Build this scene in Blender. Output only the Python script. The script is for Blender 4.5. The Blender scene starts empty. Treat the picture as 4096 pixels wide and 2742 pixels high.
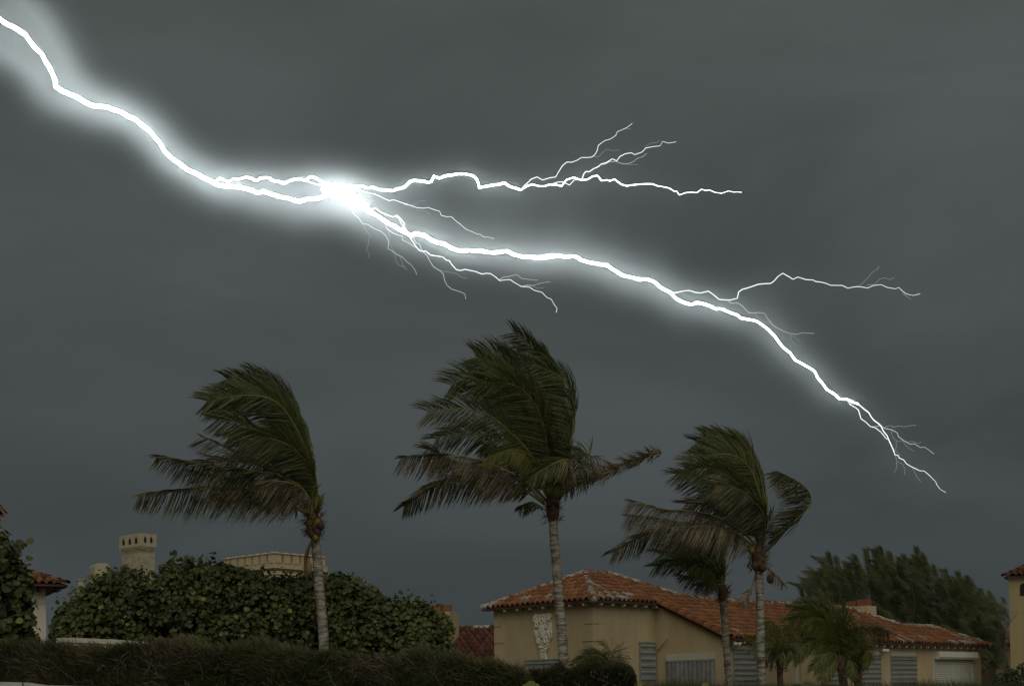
import bpy, bmesh, math, random
from mathutils import Vector, Matrix, noise as mnoise
import numpy as np

scene = bpy.context.scene
COL = scene.collection
R = math.radians

# ---------------------------------------------------------------- camera
# photo frame 4096 x 2742; focal length 5400 px, horizon just below the frame, small roll
F, CX, Y0, ROLL, EYE = 5400.0, 2048.0, 2780.0, 0.019, 1.6
cam_d = bpy.data.cameras.new('camera')
cam_d.sensor_width = 36.0
cam_d.lens = 36.0 * F / 4096.0
cam_d.shift_y = (Y0 - 1371.0) / 4096.0
cam_d.clip_start = 0.1
cam_d.clip_end = 6000.0
cam = bpy.data.objects.new('camera', cam_d)
cam.location = (0, 0, EYE)
cam.rotation_euler = (R(90), ROLL, 0)
COL.objects.link(cam)
scene.camera = cam

# ---------------------------------------------------------------- world: storm overcast
SUN_EL, SUN_AZ = 46.0, 173.0      # from behind the camera
w = bpy.data.worlds.new('World')
scene.world = w
w.use_nodes = True
nt = w.node_tree
nt.nodes.clear()
out = nt.nodes.new('ShaderNodeOutputWorld')
bg1 = nt.nodes.new('ShaderNodeBackground')
bg2 = nt.nodes.new('ShaderNodeBackground')
add = nt.nodes.new('ShaderNodeAddShader')
sky = nt.nodes.new('ShaderNodeTexSky')
sky.sky_type = 'NISHITA'
sky.sun_disc = False
sky.sun_elevation = R(SUN_EL)
sky.sun_rotation = R(SUN_AZ)
sky.dust_density = 3.0
tc = nt.nodes.new('ShaderNodeTexCoord')
sep = nt.nodes.new('ShaderNodeSeparateXYZ')
mp = nt.nodes.new('ShaderNodeMapping')
mp.inputs['Scale'].default_value = (1.5, 1.5, 4.2)
n1 = nt.nodes.new('ShaderNodeTexNoise')
n1.inputs['Scale'].default_value = 2.0
n1.inputs['Detail'].default_value = 5.0
n1.inputs['Roughness'].default_value = 0.5
n1.inputs['Distortion'].default_value = 0.5
# cloud colour follows elevation: blue-grey rain below, slightly lighter grey-green cloud base above
ramp = nt.nodes.new('ShaderNodeValToRGB')
ramp.color_ramp.elements[0].position = 0.0
ramp.color_ramp.elements[0].color = (0.046, 0.055, 0.059, 1)
ramp.color_ramp.elements[1].position = 0.45
ramp.color_ramp.elements[1].color = (0.078, 0.088, 0.086, 1)
e = ramp.color_ramp.elements.new(0.12)
e.color = (0.053, 0.062, 0.0635, 1)
mr = nt.nodes.new('ShaderNodeMapRange')
mr.inputs['From Min'].default_value = 0.3
mr.inputs['From Max'].default_value = 0.7
mr.inputs['To Min'].default_value = 0.80
mr.inputs['To Max'].default_value = 1.20
mul = nt.nodes.new('ShaderNodeVectorMath')
mul.operation = 'SCALE'
L = nt.links.new
L(tc.outputs['Generated'], mp.inputs['Vector'])
L(mp.outputs['Vector'], n1.inputs['Vector'])
L(tc.outputs['Generated'], sep.inputs[0])
L(sep.outputs['Z'], ramp.inputs['Fac'])
L(n1.outputs['Fac'], mr.inputs['Value'])
L(ramp.outputs['Color'], mul.inputs[0])
L(mr.outputs['Result'], mul.inputs['Scale'])
L(mul.outputs['Vector'], bg1.inputs['Color'])
bg1.inputs['Strength'].default_value = 1.0
L(sky.outputs['Color'], bg2.inputs['Color'])
bg2.inputs['Strength'].default_value = 0.0006   # the clear sky hardly gets through the cloud deck
L(bg1.outputs[0], add.inputs[0])
L(bg2.outputs[0], add.inputs[1])
L(add.outputs[0], out.inputs['Surface'])

# ---------------------------------------------------------------- sun, spread wide by the overcast
sd = bpy.data.lights.new('sun', 'SUN')
sd.energy = 1.05
sd.angle = R(70)
sd.color = (1.0, 0.95, 0.86)
so = bpy.data.objects.new('sun', sd)
az, el = R(SUN_AZ), R(SUN_EL)
sdir = Vector((math.sin(az) * math.cos(el), math.cos(az) * math.cos(el), math.sin(el)))
so.rotation_euler = sdir.to_track_quat('Z', 'Y').to_euler()
COL.objects.link(so)

vs = scene.view_settings
vs.view_transform = 'Standard'
vs.look = 'None'
vs.exposure = 0.0
vs.gamma = 1.0
cy = scene.cycles
cy.use_denoising = True
cy.sample_clamp_indirect = 1.5
cy.max_bounces = 6
cy.diffuse_bounces = 3
cy.transmission_bounces = 4
cy.volume_bounces = 1
cy.transparent_max_bounces = 8

# ---------------------------------------------------------------- helpers
CR, SR = math.cos(ROLL), math.sin(ROLL)

def at(px, py, Y):
    """world point seen at photo pixel (px, py) at distance Y in front of the camera"""
    dx, dy = px - CX, Y0 - py
    X = (dx * CR + dy * SR) / F * Y
    Z = (-dx * SR + dy * CR) / F * Y
    return Vector((X, Y, Z + EYE))

def px_of(p):
    X, Z = p[0] / p[1] * F, (p[2] - EYE) / p[1] * F
    return CX + X * CR - Z * SR, Y0 - (X * SR + Z * CR)

def mesh_obj(name, verts, faces, mat, parent=None, smooth=False):
    me = bpy.data.meshes.new(name)
    me.from_pydata([tuple(v) for v in verts], [], faces)
    if mat: me.materials.append(mat)
    if smooth:
        me.polygons.foreach_set('use_smooth', [True] * len(me.polygons))
    me.update()
    o = bpy.data.objects.new(name, me)
    COL.objects.link(o)
    if parent: o.parent = parent
    return o

def inst(name, me, parent=None, matrix=None):
    o = bpy.data.objects.new(name, me)
    COL.objects.link(o)
    if parent: o.parent = parent
    if matrix is not None: o.matrix_local = matrix
    return o

def thing(name, label, cat, loc=(0, 0, 0), group=None):
    o = bpy.data.objects.new(name, None)
    o.empty_display_size = 0.3
    o.location = loc
    COL.objects.link(o)
    tag(o, label, cat, group)
    return o

def tag(o, label=None, cat=None, group=None, kind=None):
    if label: o['label'] = label
    if cat: o['category'] = cat
    if group: o['group'] = group
    if kind: o['kind'] = kind
    return o

class MB:
    """collects faces; build() links them as one mesh object"""
    def __init__(s):
        s.v, s.f = [], []
    def box(s, c, sx, sy, sz, M=None):
        b = len(s.v)
        for dz in (-.5, .5):
            for dx, dy in ((-.5, -.5), (.5, -.5), (.5, .5), (-.5, .5)):
                p = Vector((dx * sx, dy * sy, dz * sz))
                if M is not None: p = M @ p
                s.v.append(Vector(c) + p)
        for q in ((3, 2, 1, 0), (4, 5, 6, 7), (0, 1, 5, 4), (1, 2, 6, 5), (2, 3, 7, 6), (3, 0, 4, 7)):
            s.f.append(tuple(b + i for i in q))
        return s
    def quad(s, *p):
        b = len(s.v)
        s.v += [Vector(x) for x in p]
        s.f.append(tuple(range(b, b + len(p))))
        return s
    def prism(s, pts, d):
        """closed prism: polygon pts extruded by vector d"""
        b, n = len(s.v), len(pts)
        s.v += [Vector(p) for p in pts] + [Vector(p) + Vector(d) for p in pts]
        s.f.append(tuple(b + i for i in range(n))[::-1])
        s.f.append(tuple(b + n + i for i in range(n)))
        for i in range(n):
            j = (i + 1) % n
            s.f.append((b + i, b + j, b + n + j, b + n + i))
        return s
    def tube(s, pts, rads, n=6, cap=True):
        b = len(s.v)
        pts = [Vector(p) for p in pts]
        prev = None
        for i, p in enumerate(pts):
            t = (pts[min(i + 1, len(pts) - 1)] - pts[max(i - 1, 0)])
            if t.length < 1e-9: t = Vector((0, 0, 1))
            t.normalize()
            if prev is None:
                a = Vector((0, 0, 1)) if abs(t.z) < .9 else Vector((0, 1, 0))
                u = t.cross(a).normalized()
            else:
                u = (prev - t * prev.dot(t))
                if u.length < 1e-6: u = t.orthogonal()
                u.normalize()
            prev = u
            q = t.cross(u)
            r = rads[i] if hasattr(rads, '__len__') else rads
            for k in range(n):
                a = 2 * math.pi * k / n
                s.v.append(p + (u * math.cos(a) + q * math.sin(a)) * r)
        for i in range(len(pts) - 1):
            for k in range(n):
                k2 = (k + 1) % n
                s.f.append((b + i * n + k, b + i * n + k2, b + (i + 1) * n + k2, b + (i + 1) * n + k))
        if cap:
            s.f.append(tuple(b + k for k in range(n))[::-1])
            e = b + (len(pts) - 1) * n
            s.f.append(tuple(e + k for k in range(n)))
        return s
    def ball(s, c, rx, ry, rz, nu=10, nv=6, M=None):
        b = len(s.v)
        c = Vector(c)
        for j in range(1, nv):
            ph = math.pi * j / nv
            for i in range(nu):
                th = 2 * math.pi * i / nu
                p = Vector((rx * math.sin(ph) * math.cos(th), ry * math.sin(ph) * math.sin(th), rz * math.cos(ph)))
                if M is not None: p = M @ p
                s.v.append(c + p)
        top, bot = Vector((0, 0, rz)), Vector((0, 0, -rz))
        if M is not None: top, bot = M @ top, M @ bot
        s.v += [c + top, c + bot]
        T, B = len(s.v) - 2, len(s.v) - 1
        for j in range(nv - 2):
            for i in range(nu):
                i2 = (i + 1) % nu
                s.f.append((b + j * nu + i, b + (j + 1) * nu + i, b + (j + 1) * nu + i2, b + j * nu + i2))
        for i in range(nu):
            i2 = (i + 1) % nu
            s.f.append((T, b + i, b + i2))
            s.f.append((B, b + (nv - 2) * nu + i2, b + (nv - 2) * nu + i))
        return s
    def build(s, name, mat, parent=None, smooth=False):
        return mesh_obj(name, s.v, s.f, mat, parent, smooth)

# ---------------------------------------------------------------- materials
MATS = {}
def mat(name, c1, c2=None, scale=4.0, rough=0.8, bump=0.0, bscale=None, detail=4.0, contrast=(0.35, 0.65),
        stretch=None, island=0.0, spec=0.25, trans=None, c3=None):
    """procedural material: two-colour noise, fine bump, optional per-island brightness change"""
    m = bpy.data.materials.new(name)
    m.use_nodes = True
    n = m.node_tree
    b = n.nodes['Principled BSDF']
    b.inputs['Roughness'].default_value = rough
    b.inputs['Specular IOR Level'].default_value = spec
    t = n.nodes.new('ShaderNodeTexCoord')
    src = t.outputs['Object']
    if stretch:
        mm = n.nodes.new('ShaderNodeMapping')
        mm.inputs['Scale'].default_value = stretch
        n.links.new(src, mm.inputs['Vector'])
        src = mm.outputs['Vector']
    nz = n.nodes.new('ShaderNodeTexNoise')
    nz.inputs['Scale'].default_value = scale
    nz.inputs['Detail'].default_value = detail
    nz.inputs['Roughness'].default_value = 0.6
    n.links.new(src, nz.inputs['Vector'])
    rp = n.nodes.new('ShaderNodeValToRGB')
    rp.color_ramp.elements[0].position = contrast[0]
    rp.color_ramp.elements[1].position = contrast[1]
    rp.color_ramp.elements[0].color = (*c1, 1)
    rp.color_ramp.elements[1].color = (*(c2 or c1), 1)
    n.links.new(nz.outputs['Fac'], rp.inputs['Fac'])
    col = rp.outputs['Color']
    if island:
        g = n.nodes.new('ShaderNodeNewGeometry')
        r2 = n.nodes.new('ShaderNodeValToRGB')
        r2.color_ramp.elements[0].color = (1 - island,) * 3 + (1,)
        r2.color_ramp.elements[1].color = (1 + island,) * 3 + (1,)
        if c3:
            r2.color_ramp.elements[0].color = (1 - island,) * 3 + (1,)
            e3 = r2.color_ramp.elements.new(0.86)
            e3.color = (1 + island * .5,) * 3 + (1,)
            r2.color_ramp.elements[2].position = 0.93
            r2.color_ramp.elements[2].color = (*c3, 1)
        oi = n.nodes.new('ShaderNodeObjectInfo')
        ad = n.nodes.new('ShaderNodeMath')
        ad.operation = 'ADD'
        fr = n.nodes.new('ShaderNodeMath')
        fr.operation = 'FRACT'
        n.links.new(g.outputs['Random Per Island'], ad.inputs[0])
        n.links.new(oi.outputs['Random'], ad.inputs[1])
        n.links.new(ad.outputs[0], fr.inputs[0])
        n.links.new(fr.outputs[0], r2.inputs['Fac'])
        mx = n.nodes.new('ShaderNodeMix')
        mx.data_type = 'RGBA'
        mx.blend_type = 'MULTIPLY'
        mx.inputs['Factor'].default_value = 1.0
        n.links.new(col, mx.inputs['A'])
        n.links.new(r2.outputs['Color'], mx.inputs['B'])
        col = mx.outputs['Result']
    n.links.new(col, b.inputs['Base Color'])
    if bump:
        nb = n.nodes.new('ShaderNodeTexNoise')
        nb.inputs['Scale'].default_value = bscale or scale * 6
        nb.inputs['Detail'].default_value = 5
        n.links.new(src, nb.inputs['Vector'])
        bp = n.nodes.new('ShaderNodeBump')
        bp.inputs['Strength'].default_value = bump
        bp.inputs['Distance'].default_value = 0.02
        n.links.new(nb.outputs['Fac'], bp.inputs['Height'])
        n.links.new(bp.outputs['Normal'], b.inputs['Normal'])
    if trans:
        ts = n.nodes.new('ShaderNodeBsdfTranslucent')
        ms = n.nodes.new('ShaderNodeMixShader')
        ms.inputs['Fac'].default_value = trans
        n.links.new(col, ts.inputs['Color'])
        n.links.new(b.outputs[0], ms.inputs[1])
        n.links.new(ts.outputs[0], ms.inputs[2])
        n.links.new(ms.outputs[0], n.nodes['Material Output'].inputs['Surface'])
    MATS[name] = m
    return m
M_wall = mat('ochre_stucco', (0.42, 0.338, 0.19), (0.53, 0.43, 0.25), 1.6, .9, .25, 60, stretch=(1.2, 1.2, .4), contrast=(.25, .6), detail=6)
M_wall2 = mat('yellow_stucco', (0.36, 0.29, 0.145), (0.42, 0.34, 0.17), 1.4, .9, .25, 60, stretch=(1.2, 1.2, .4))
M_cream = mat('cream_stucco', (0.50, 0.42, 0.25), (0.56, 0.47, 0.29), 1.8, .9, .3, 50)
M_white = mat('white_stucco', (0.60, 0.54, 0.43), (0.68, 0.62, 0.50), 2.5, .9, .2, 40)
M_trim = mat('cream_trim', (0.50, 0.48, 0.36), (0.55, 0.53, 0.41), 3, .7, .1, 40)
M_roll = mat('roller_paint', (0.56, 0.56, 0.47), (0.60, 0.60, 0.51), 3, .5)
M_galv = mat('galvanised_panel', (0.22, 0.23, 0.21), (0.31, 0.315, 0.285), 5, .45, .1, 30, spec=.5, island=.10)
M_tile = mat('terracotta_tile', (0.165, 0.070, 0.029), (0.265, 0.114, 0.047), 5, .85, .3, 40, island=.28)
M_tile_d = mat('dark_weathered_tile', (0.060, 0.028, 0.020), (0.15, 0.058, 0.034), 3, .9, .3, 40, island=.35)
M_mort = mat('lichen_mortar', (0.20, 0.185, 0.145), (0.42, 0.40, 0.33), 14, .95, .5, 40, island=.15)
M_pot = mat('chimney_pot_clay', (0.22, 0.088, 0.042), (0.27, 0.11, 0.052), 6, .8, .1)
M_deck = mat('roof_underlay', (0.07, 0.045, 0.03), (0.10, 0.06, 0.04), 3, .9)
M_stone = mat('weathered_cast_stone', (0.30, 0.27, 0.18), (0.48, 0.43, 0.30), 1.6, .95, .6, 9, stretch=(1, 1, 2.2), contrast=(.3, .6))
M_stone2 = mat('pale_cast_stone', (0.42, 0.37, 0.24), (0.50, 0.44, 0.30), 1.6, .95, .3, 20)
M_band = mat('dark_brick_band', (0.10, 0.065, 0.05), (0.15, 0.09, 0.07), 6, .9)
M_crest = mat('carved_limestone', (0.64, 0.61, 0.47), (0.76, 0.73, 0.59), 9, .85, .3, 50)
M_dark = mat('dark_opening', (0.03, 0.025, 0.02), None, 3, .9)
M_metal = mat('grey_metal', (0.12, 0.13, 0.13), (0.18, 0.19, 0.19), 6, .5, spec=.5)
M_lamp = mat('flood_light_shell', (0.62, 0.60, 0.50), (0.70, 0.68, 0.57), 6, .5)
M_rust = mat('rusted_conduit', (0.28, 0.16, 0.05), (0.36, 0.22, 0.09), 9, .7)
M_wood = mat('painted_rafter', (0.42, 0.40, 0.33), (0.52, 0.50, 0.42), 7, .8)
M_soil = mat('sandy_soil', (0.12, 0.10, 0.06), (0.22, 0.19, 0.13), 1.5, .95, .4, 8)
M_conc = mat('pale_concrete', (0.40, 0.39, 0.33), (0.55, 0.54, 0.47), 5, .9, .4, 20)
# plants
M_trunk = mat('palm_bark', (0.13, 0.112, 0.085), (0.40, 0.36, 0.285), 7, .95, .7, 26, stretch=(.7, .7, 2.6), contrast=(.38, .6), detail=6)
M_trunk2 = mat('young_palm_bark', (0.07, 0.045, 0.03), (0.20, 0.14, 0.09), 8, .95, .6, 20)
M_fibre = mat('palm_fibre', (0.055, 0.038, 0.02), (0.15, 0.10, 0.055), 12, .95, .5, island=.3)
M_rach = mat('palm_midrib', (0.17, 0.17, 0.045), (0.24, 0.23, 0.06), 3, .6)
M_rach_b = mat('dry_midrib', (0.20, 0.14, 0.06), (0.28, 0.20, 0.10), 3, .7)
M_pg = mat('palm_leaflet_green', (0.060, 0.074, 0.019), (0.110, 0.122, 0.034), .9, .5, island=.35, trans=.25, spec=.35)
M_pg2 = mat('palm_leaflet_deep', (0.042, 0.055, 0.019), (0.080, 0.092, 0.028), .9, .5, island=.35, trans=.2, spec=.35)
M_py = mat('palm_leaflet_yellow', (0.11, 0.12, 0.02), (0.17, 0.155, 0.03), .9, .55, island=.3, trans=.3)
M_pb = mat('palm_leaflet_brown', (0.075, 0.060, 0.030), (0.27, 0.225, 0.14), 1.8, .7, island=.6, trans=.2)
M_pm = mat('palm_leaflet_mixed', (0.046, 0.055, 0.016), (0.20, 0.165, 0.09), 1.6, .6, island=.55, trans=.2, contrast=(.42, .62))
M_coco = mat('coconut_husk', (0.12, 0.08, 0.018), (0.21, 0.14, 0.03), 6, .6, island=.4)
M_coco_b = mat('old_coconut', (0.05, 0.034, 0.02), (0.085, 0.055, 0.03), 6, .7)
M_sg = mat('sea_grape_leaf', (0.050, 0.066, 0.022), (0.128, 0.142, 0.046), .9, .55, island=.25, trans=.28, spec=.3)
M_sgn = mat('sea_grape_leaf_near', (0.060, 0.074, 0.026), (0.108, 0.122, 0.044), 1.1, .55, island=.38, trans=.25, spec=.3)
M_sgy = mat('sea_grape_leaf_new', (0.14, 0.16, 0.035), (0.21, 0.21, 0.05), 1.3, .5, island=.3, trans=.25)
M_sgr = mat('sea_grape_leaf_old', (0.10, 0.075, 0.03), (0.14, 0.095, 0.04), 1.3, .6, island=.3, trans=.2)
M_branch = mat('grey_branch', (0.06, 0.05, 0.04), (0.11, 0.095, 0.075), 9, .9, .4)
M_hedge = mat('hedge_sprig', (0.070, 0.080, 0.024), (0.165, 0.135, 0.078), .8, .8, island=.45, trans=.15, contrast=(.42, .64), detail=5)
M_hedge2 = mat('dark_hedge_sprig', (0.040, 0.046, 0.016), (0.115, 0.090, 0.050), .9, .8, island=.45, trans=.12, contrast=(.45, .7))
M_twig = mat('bare_twig', (0.15, 0.125, 0.095), (0.25, 0.21, 0.165), 6, .9, island=.3)
M_pine = mat('pine_needles', (0.064, 0.080, 0.032), (0.125, 0.140, 0.058), .5, .7, island=.35, trans=.12)
M_grass = mat('dune_grass', (0.035, 0.048, 0.014), (0.085, 0.085, 0.034), .8, .7, island=.4, trans=.2)
M_shrub = mat('glossy_shrub_leaf', (0.030, 0.044, 0.016), (0.055, 0.070, 0.026), 1.5, .45, island=.4, trans=.15)
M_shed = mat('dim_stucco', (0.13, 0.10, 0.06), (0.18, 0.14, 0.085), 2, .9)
M_pyg = mat('palm_leaflet_light', (0.078, 0.090, 0.022), (0.135, 0.142, 0.036), .9, .5, island=.35, trans=.3, spec=.35)
# ---------------------------------------------------------------- ground
def gz(x, y):
    t = max(0.0, min(1.0, (y - 21.0) / 8.0))
    return 0.45 * t * t * (3 - 2 * t)
vs_, fs_ = [], []
ys = [-60, -20, 0, 6, 12, 16, 19, 21, 22, 23, 24, 25, 26, 27, 28, 29, 31, 36, 45, 60, 90, 160, 400, 1200, 3500]
xs = [-3000, -900, -250, -80, -40, -20, -10, 0, 10, 20, 40, 80, 250, 900, 3000]
for y in ys:
    for x in xs:
        vs_.append((x, y, gz(x, y) + (mnoise.noise((x * .2, y * .2, 0)) * .05 if abs(x) < 50 and 0 < y < 60 else 0)))
for j in range(len(ys) - 1):
    for i in range(len(xs) - 1):
        a = j * len(xs) + i
        fs_.append((a, a + 1, a + 1 + len(xs), a + len(xs)))
tag(mesh_obj('ground', vs_, fs_, M_soil, None, True), 'sandy planted ground under hedges and houses', None, None, 'structure')

# ---------------------------------------------------------------- tiles
PITCH, EXPO = 0.215, 0.335
def tile_mesh(name, m, length=0.42, w=PITCH, h=0.098, seg=8, thick=.016):
    v, f = [], []
    prof = []
    for i in range(seg + 1):
        x = -w / 2 + w * i / seg
        c = math.cos(2 * math.pi * (i / seg - .5))
        prof.append((x, h * .5 + h * .5 * (abs(c) ** .75) * (1 if c > 0 else -1)))
    n = seg + 1
    for (yy, lift, sq) in ((0, .022, 1.0), (length, 0, .93)):
        for dz in (0, -thick):
            for x, z in prof: v.append((x * sq, yy, z + lift + dz))
    for i in range(seg):
        f.append((i, i + 1, 2 * n + i + 1, 2 * n + i))
        f.append((n + i + 1, n + i, i, i + 1)[::1])
        f.append((n + i + 1, n + i, 3 * n + i, 3 * n + i + 1)[::-1])
    me = bpy.data.meshes.new(name)
    me.from_pydata(v, [], f)
    me.materials.append(m)
    me.polygons.foreach_set('use_smooth', [i % 3 != 1 for i in range(len(f))])
    me.update()
    return me
def cap_mesh(name, m, length=.40, r0=.115, r1=.095, seg=7, thick=.018):
    v, f = [], []
    n = seg + 1
    for yy, r, lift in ((0, r0, .02), (length, r1, 0)):
        for t in (0, thick):
            for i in range(n):
                a = math.pi * i / seg
                v.append((-math.cos(a) * (r - t), yy, math.sin(a) * (r - t) * .95 + lift - .035))
    for i in range(seg):
        f.append((i, i + 1, 2 * n + i + 1, 2 * n + i))
        f.append((n + i + 1, n + i, i, i + 1))
        f.append((n + i, n + i + 1, 3 * n + i + 1, 3 * n + i))
    me = bpy.data.meshes.new(name)
    me.from_pydata(v, [], f)
    me.materials.append(m)
    me.polygons.foreach_set('use_smooth', [i % 3 != 1 for i in range(len(f))])
    me.update()
    return me
TILE = tile_mesh('tile', M_tile)
TILE_W = tile_mesh('tile_mortar', M_mort)
TILE_D = tile_mesh('tile_dark', M_tile_d)
CAP = cap_mesh('ridge_cap', M_tile)
CAP_W = cap_mesh('ridge_cap_mortar', M_mort)
CAP_D = cap_mesh('ridge_cap_dark', M_tile_d)
CAP_BIG = cap_mesh('rake_cap', M_tile, .42, .15, .135)
rt = random.Random(11)

def inside(poly, x, y):
    c = False
    n = len(poly)
    for i in range(n):
        (x1, y1), (x2, y2) = poly[i], poly[(i + 1) % n]
        if (y1 > y) != (y2 > y) and x < (x2 - x1) * (y - y1) / (y2 - y1) + x1: c = not c
    return c

def lay_tiles(origin, e, up, poly, z0=0.0, y_start=0.0, white=.04, sets=None, x_off=0.0):
    """tile positions on a sloping plane; e = along the eave, up = up-slope; poly in (e, up) metres.
    returns a list of (matrix, mesh)"""
    A, B, C_ = sets or (TILE, TILE_W, None)
    nrm = e.cross(up)
    xs_ = [p[0] for p in poly]; ys_ = [p[1] for p in poly]
    out_ = []
    base = Matrix((e, up, nrm)).transposed().to_4x4()
    r = 0
    y = min(ys_) + y_start
    while y < max(ys_) - .05:
        k = 0
        x = min(xs_) + PITCH / 2 + x_off
        while x < max(xs_):
            if inside(poly, x, y + EXPO * .45):
                p = origin + e * (x + rt.uniform(-.006, .006)) + up * (y + rt.uniform(-.012, .012)) + nrm * (z0 + .01 + rt.uniform(-.003, .004))
                rot = Matrix.Rotation(rt.gauss(0, .018), 4, 'Z') @ Matrix.Rotation(rt.gauss(0, .012), 4, 'Y')
                wn = mnoise.noise(p * .55 + Vector((7.3, 2.1, 5)))
                wp = white * (2.6 if y < min(ys_) + EXPO * 1.5 else .35) * (1.7 if wn > .18 else .25)
                me = B if rt.random() < wp else A
                out_.append((Matrix.Translation(p) @ base @ rot, me))
            x += PITCH
        y += EXPO
        r += 1
    return out_

def put_tiles(tiles, parent, owner, origin_obj, n_parts, mats_join, name='roof_tile'):
    """the nearest n_parts as objects of their own, the rest joined"""
    W = origin_obj.matrix_world
    tiles = sorted(tiles, key=lambda t: (W @ t[0].translation).y)
    for Mx, me in tiles[:n_parts]:
        inst(name, me, parent, Mx)
    rest = tiles[n_parts:]
    if rest:
        v, f, mi, sm_ = [], [], [], []
        for Mx, me in rest:
            b = len(v)
            v += [Mx @ q.co for q in me.vertices]
            for p in me.polygons:
                f.append(tuple(b + i for i in p.vertices))
                mi.append(mats_join.index(me.materials[0]))
                sm_.append(p.use_smooth)
        o = mesh_obj('far_roof_tiles', v, f, None, parent)
        for m in mats_join: o.data.materials.append(m)
        o.data.polygons.foreach_set('material_index', mi)
        o.data.polygons.foreach_set('use_smooth', sm_)
        o['kind'] = 'stuff'

def cap_line(a, b, parent, meshes, step=.33, lift=.06, name='ridge_cap'):
    a, b = Vector(a), Vector(b)
    d = (b - a)
    n = max(1, int(round(d.length / step)))
    t = d.normalized()
    s = Vector((0, 0, 1)).cross(t)
    if s.length < 1e-6: s = Vector((1, 0, 0))
    s.normalize()
    s = -s
    nn = s.cross(t)
    if nn.z < 0: s, nn = -s, -nn
    base = Matrix((s, t, nn)).transposed().to_4x4()
    for i in range(n):
        p = a + d * (i / n) + nn * (lift + rt.uniform(-.008, .008))
        inst(name, rt.choice(meshes), parent, Matrix.Translation(p) @ base @ Matrix.Rotation(rt.gauss(0, .03), 4, 'Z'))

def mortar_strip(a, b, parent, w=.12, h=.07, lift=.02):
    """lumpy bedding mortar along a ridge or hip"""
    a, b = Vector(a), Vector(b)
    n = max(4, int((b - a).length / .12))
    pts, rad = [], []
    for i in range(n + 1):
        p = a.lerp(b, i / n)
        pts.append(p + Vector((rt.uniform(-.02, .02), rt.uniform(-.02, .02), lift + rt.uniform(-.01, .015))))
        rad.append(w * rt.uniform(.75, 1.15))
    o = MB().tube(pts, rad, 7).build('ridge_mortar', M_mort, parent, True)
    return o

# ---------------------------------------------------------------- ochre house
HR = R(45.9)
P0 = at(2370, 2402, 40.0)
house = thing('house', 'ochre stucco house with terracotta barrel tile roof and storm-shuttered windows', 'house', (P0.x, P0.y, 0))
house.rotation_euler = (0, 0, HR)
HM = Matrix.Translation((P0.x, P0.y, 0)) @ Matrix.Rotation(HR, 4, 'Z')
HI = HM.inverted()
bpy.context.view_layer.update()
CAMP = Vector((0, 0, EYE))
def hit(px, py, axis, val, off=0.0):
    """house coordinates of the spot on the plane axis = val seen at a photo pixel"""
    a = HI @ CAMP
    d = (HI @ at(px, py, 10.0)) - a
    t = (val + off - a[axis]) / d[axis]
    return a + d * t
H1, SL = 4.48, 0.46
YA, XB, YC, XC = 4.12, 2.99, -2.57, 20.2
H2 = H1 + SL * YC
OV = 0.28
BASE = 0.25
def zF(y): return H1 + SL * y
wb = lambda: MB()
# walls
w_ = MB()
w_.box((XB / 2 + 1.3, YA / 2, (H1 - .06 + BASE) / 2), XB + 2.6, YA, H1 - .06 - BASE)
w_.build('wall', M_wall, house)
w_ = MB()
w_.prism([(XB, YC, BASE), (XB, .3, BASE), (XB, .3, zF(.25) - .12), (XB, YC, H2 - .06)], (11.6, 0, 0))
w_.prism([(XB + 11.601, YC, BASE), (XB + 11.601, -1.3, BASE), (XB + 11.601, -1.3, zF(-1.3) - .12), (XB + 11.601, YC, H2 - .06)], (XC - XB - 11.601 - .0, 0, 0))
w_.build('wall', M_wall, house)
# roof deck
roof = bpy.data.objects.new('roof', None)
COL.objects.link(roof); roof.parent = house
def deck(poly, fz, th=.05):
    m_ = MB()
    m_.prism([(x, y, fz(x, y) - th) for x, y in poly], (0, 0, th))
    o = m_.build('roof_deck', M_deck, roof)
EY, RY, RX2 = -OV, YA / 2, 3.3
CRY, LRY = 0.28, -1.21
cx0, cx1, lx0, lx1 = 5.08, 14.93, 16.42, 18.84
RAKE = XB - .13
polyF = [(-OV, -OV), (RAKE, -OV), (RAKE, YC - OV), (XC + OV, YC - OV), (lx1, LRY), (lx0, LRY), (cx1, CRY), (cx0, CRY), (RX2, RY), (RY, RY)]
zA = lambda x, y: H1 + SL * x
zFf = lambda x, y: H1 + SL * y
deck(polyF, zFf)
deck([(-OV, -OV), (RY, RY), (-OV, YA + OV)], zA)
deck([(-OV, YA + OV), (RY, RY), (RX2, RY), (RX2 + RY + OV, YA + OV)], lambda x, y: H1 + SL * (YA - y))
zr = H1 + SL * RY
deck([(RX2, RY), (cx0, CRY), (RX2 + RY + OV, YA + OV)], lambda x, y: zr - SL * (x - RX2))
deck([(cx0, CRY), (cx1, CRY), (cx1 + 3.0, CRY + 3.1), (cx0 + 1.0, CRY + 3.1)], lambda x, y: H1 + SL * CRY - SL * (y - CRY))
deck([(cx1, CRY), (lx0, LRY), (lx0 + 1.6, LRY + 1.7), (cx1 + 3.0, CRY + 3.1)], lambda x, y: H1 + SL * CRY - SL * (x - cx1) if y < 1 else H1 + SL * CRY - SL * 3.0)
deck([(lx0, LRY), (lx1, LRY), (XC + OV, .43), (lx0 + 1.6, .43)], lambda x, y: H1 + SL * LRY - SL * (y - LRY))
deck([(XC + OV, YC - OV), (XC + OV, .43), (lx1, LRY)], lambda x, y: H1 + SL * LRY - SL * (x - lx1))
cs = math.sqrt(1 + SL * SL)
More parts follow.
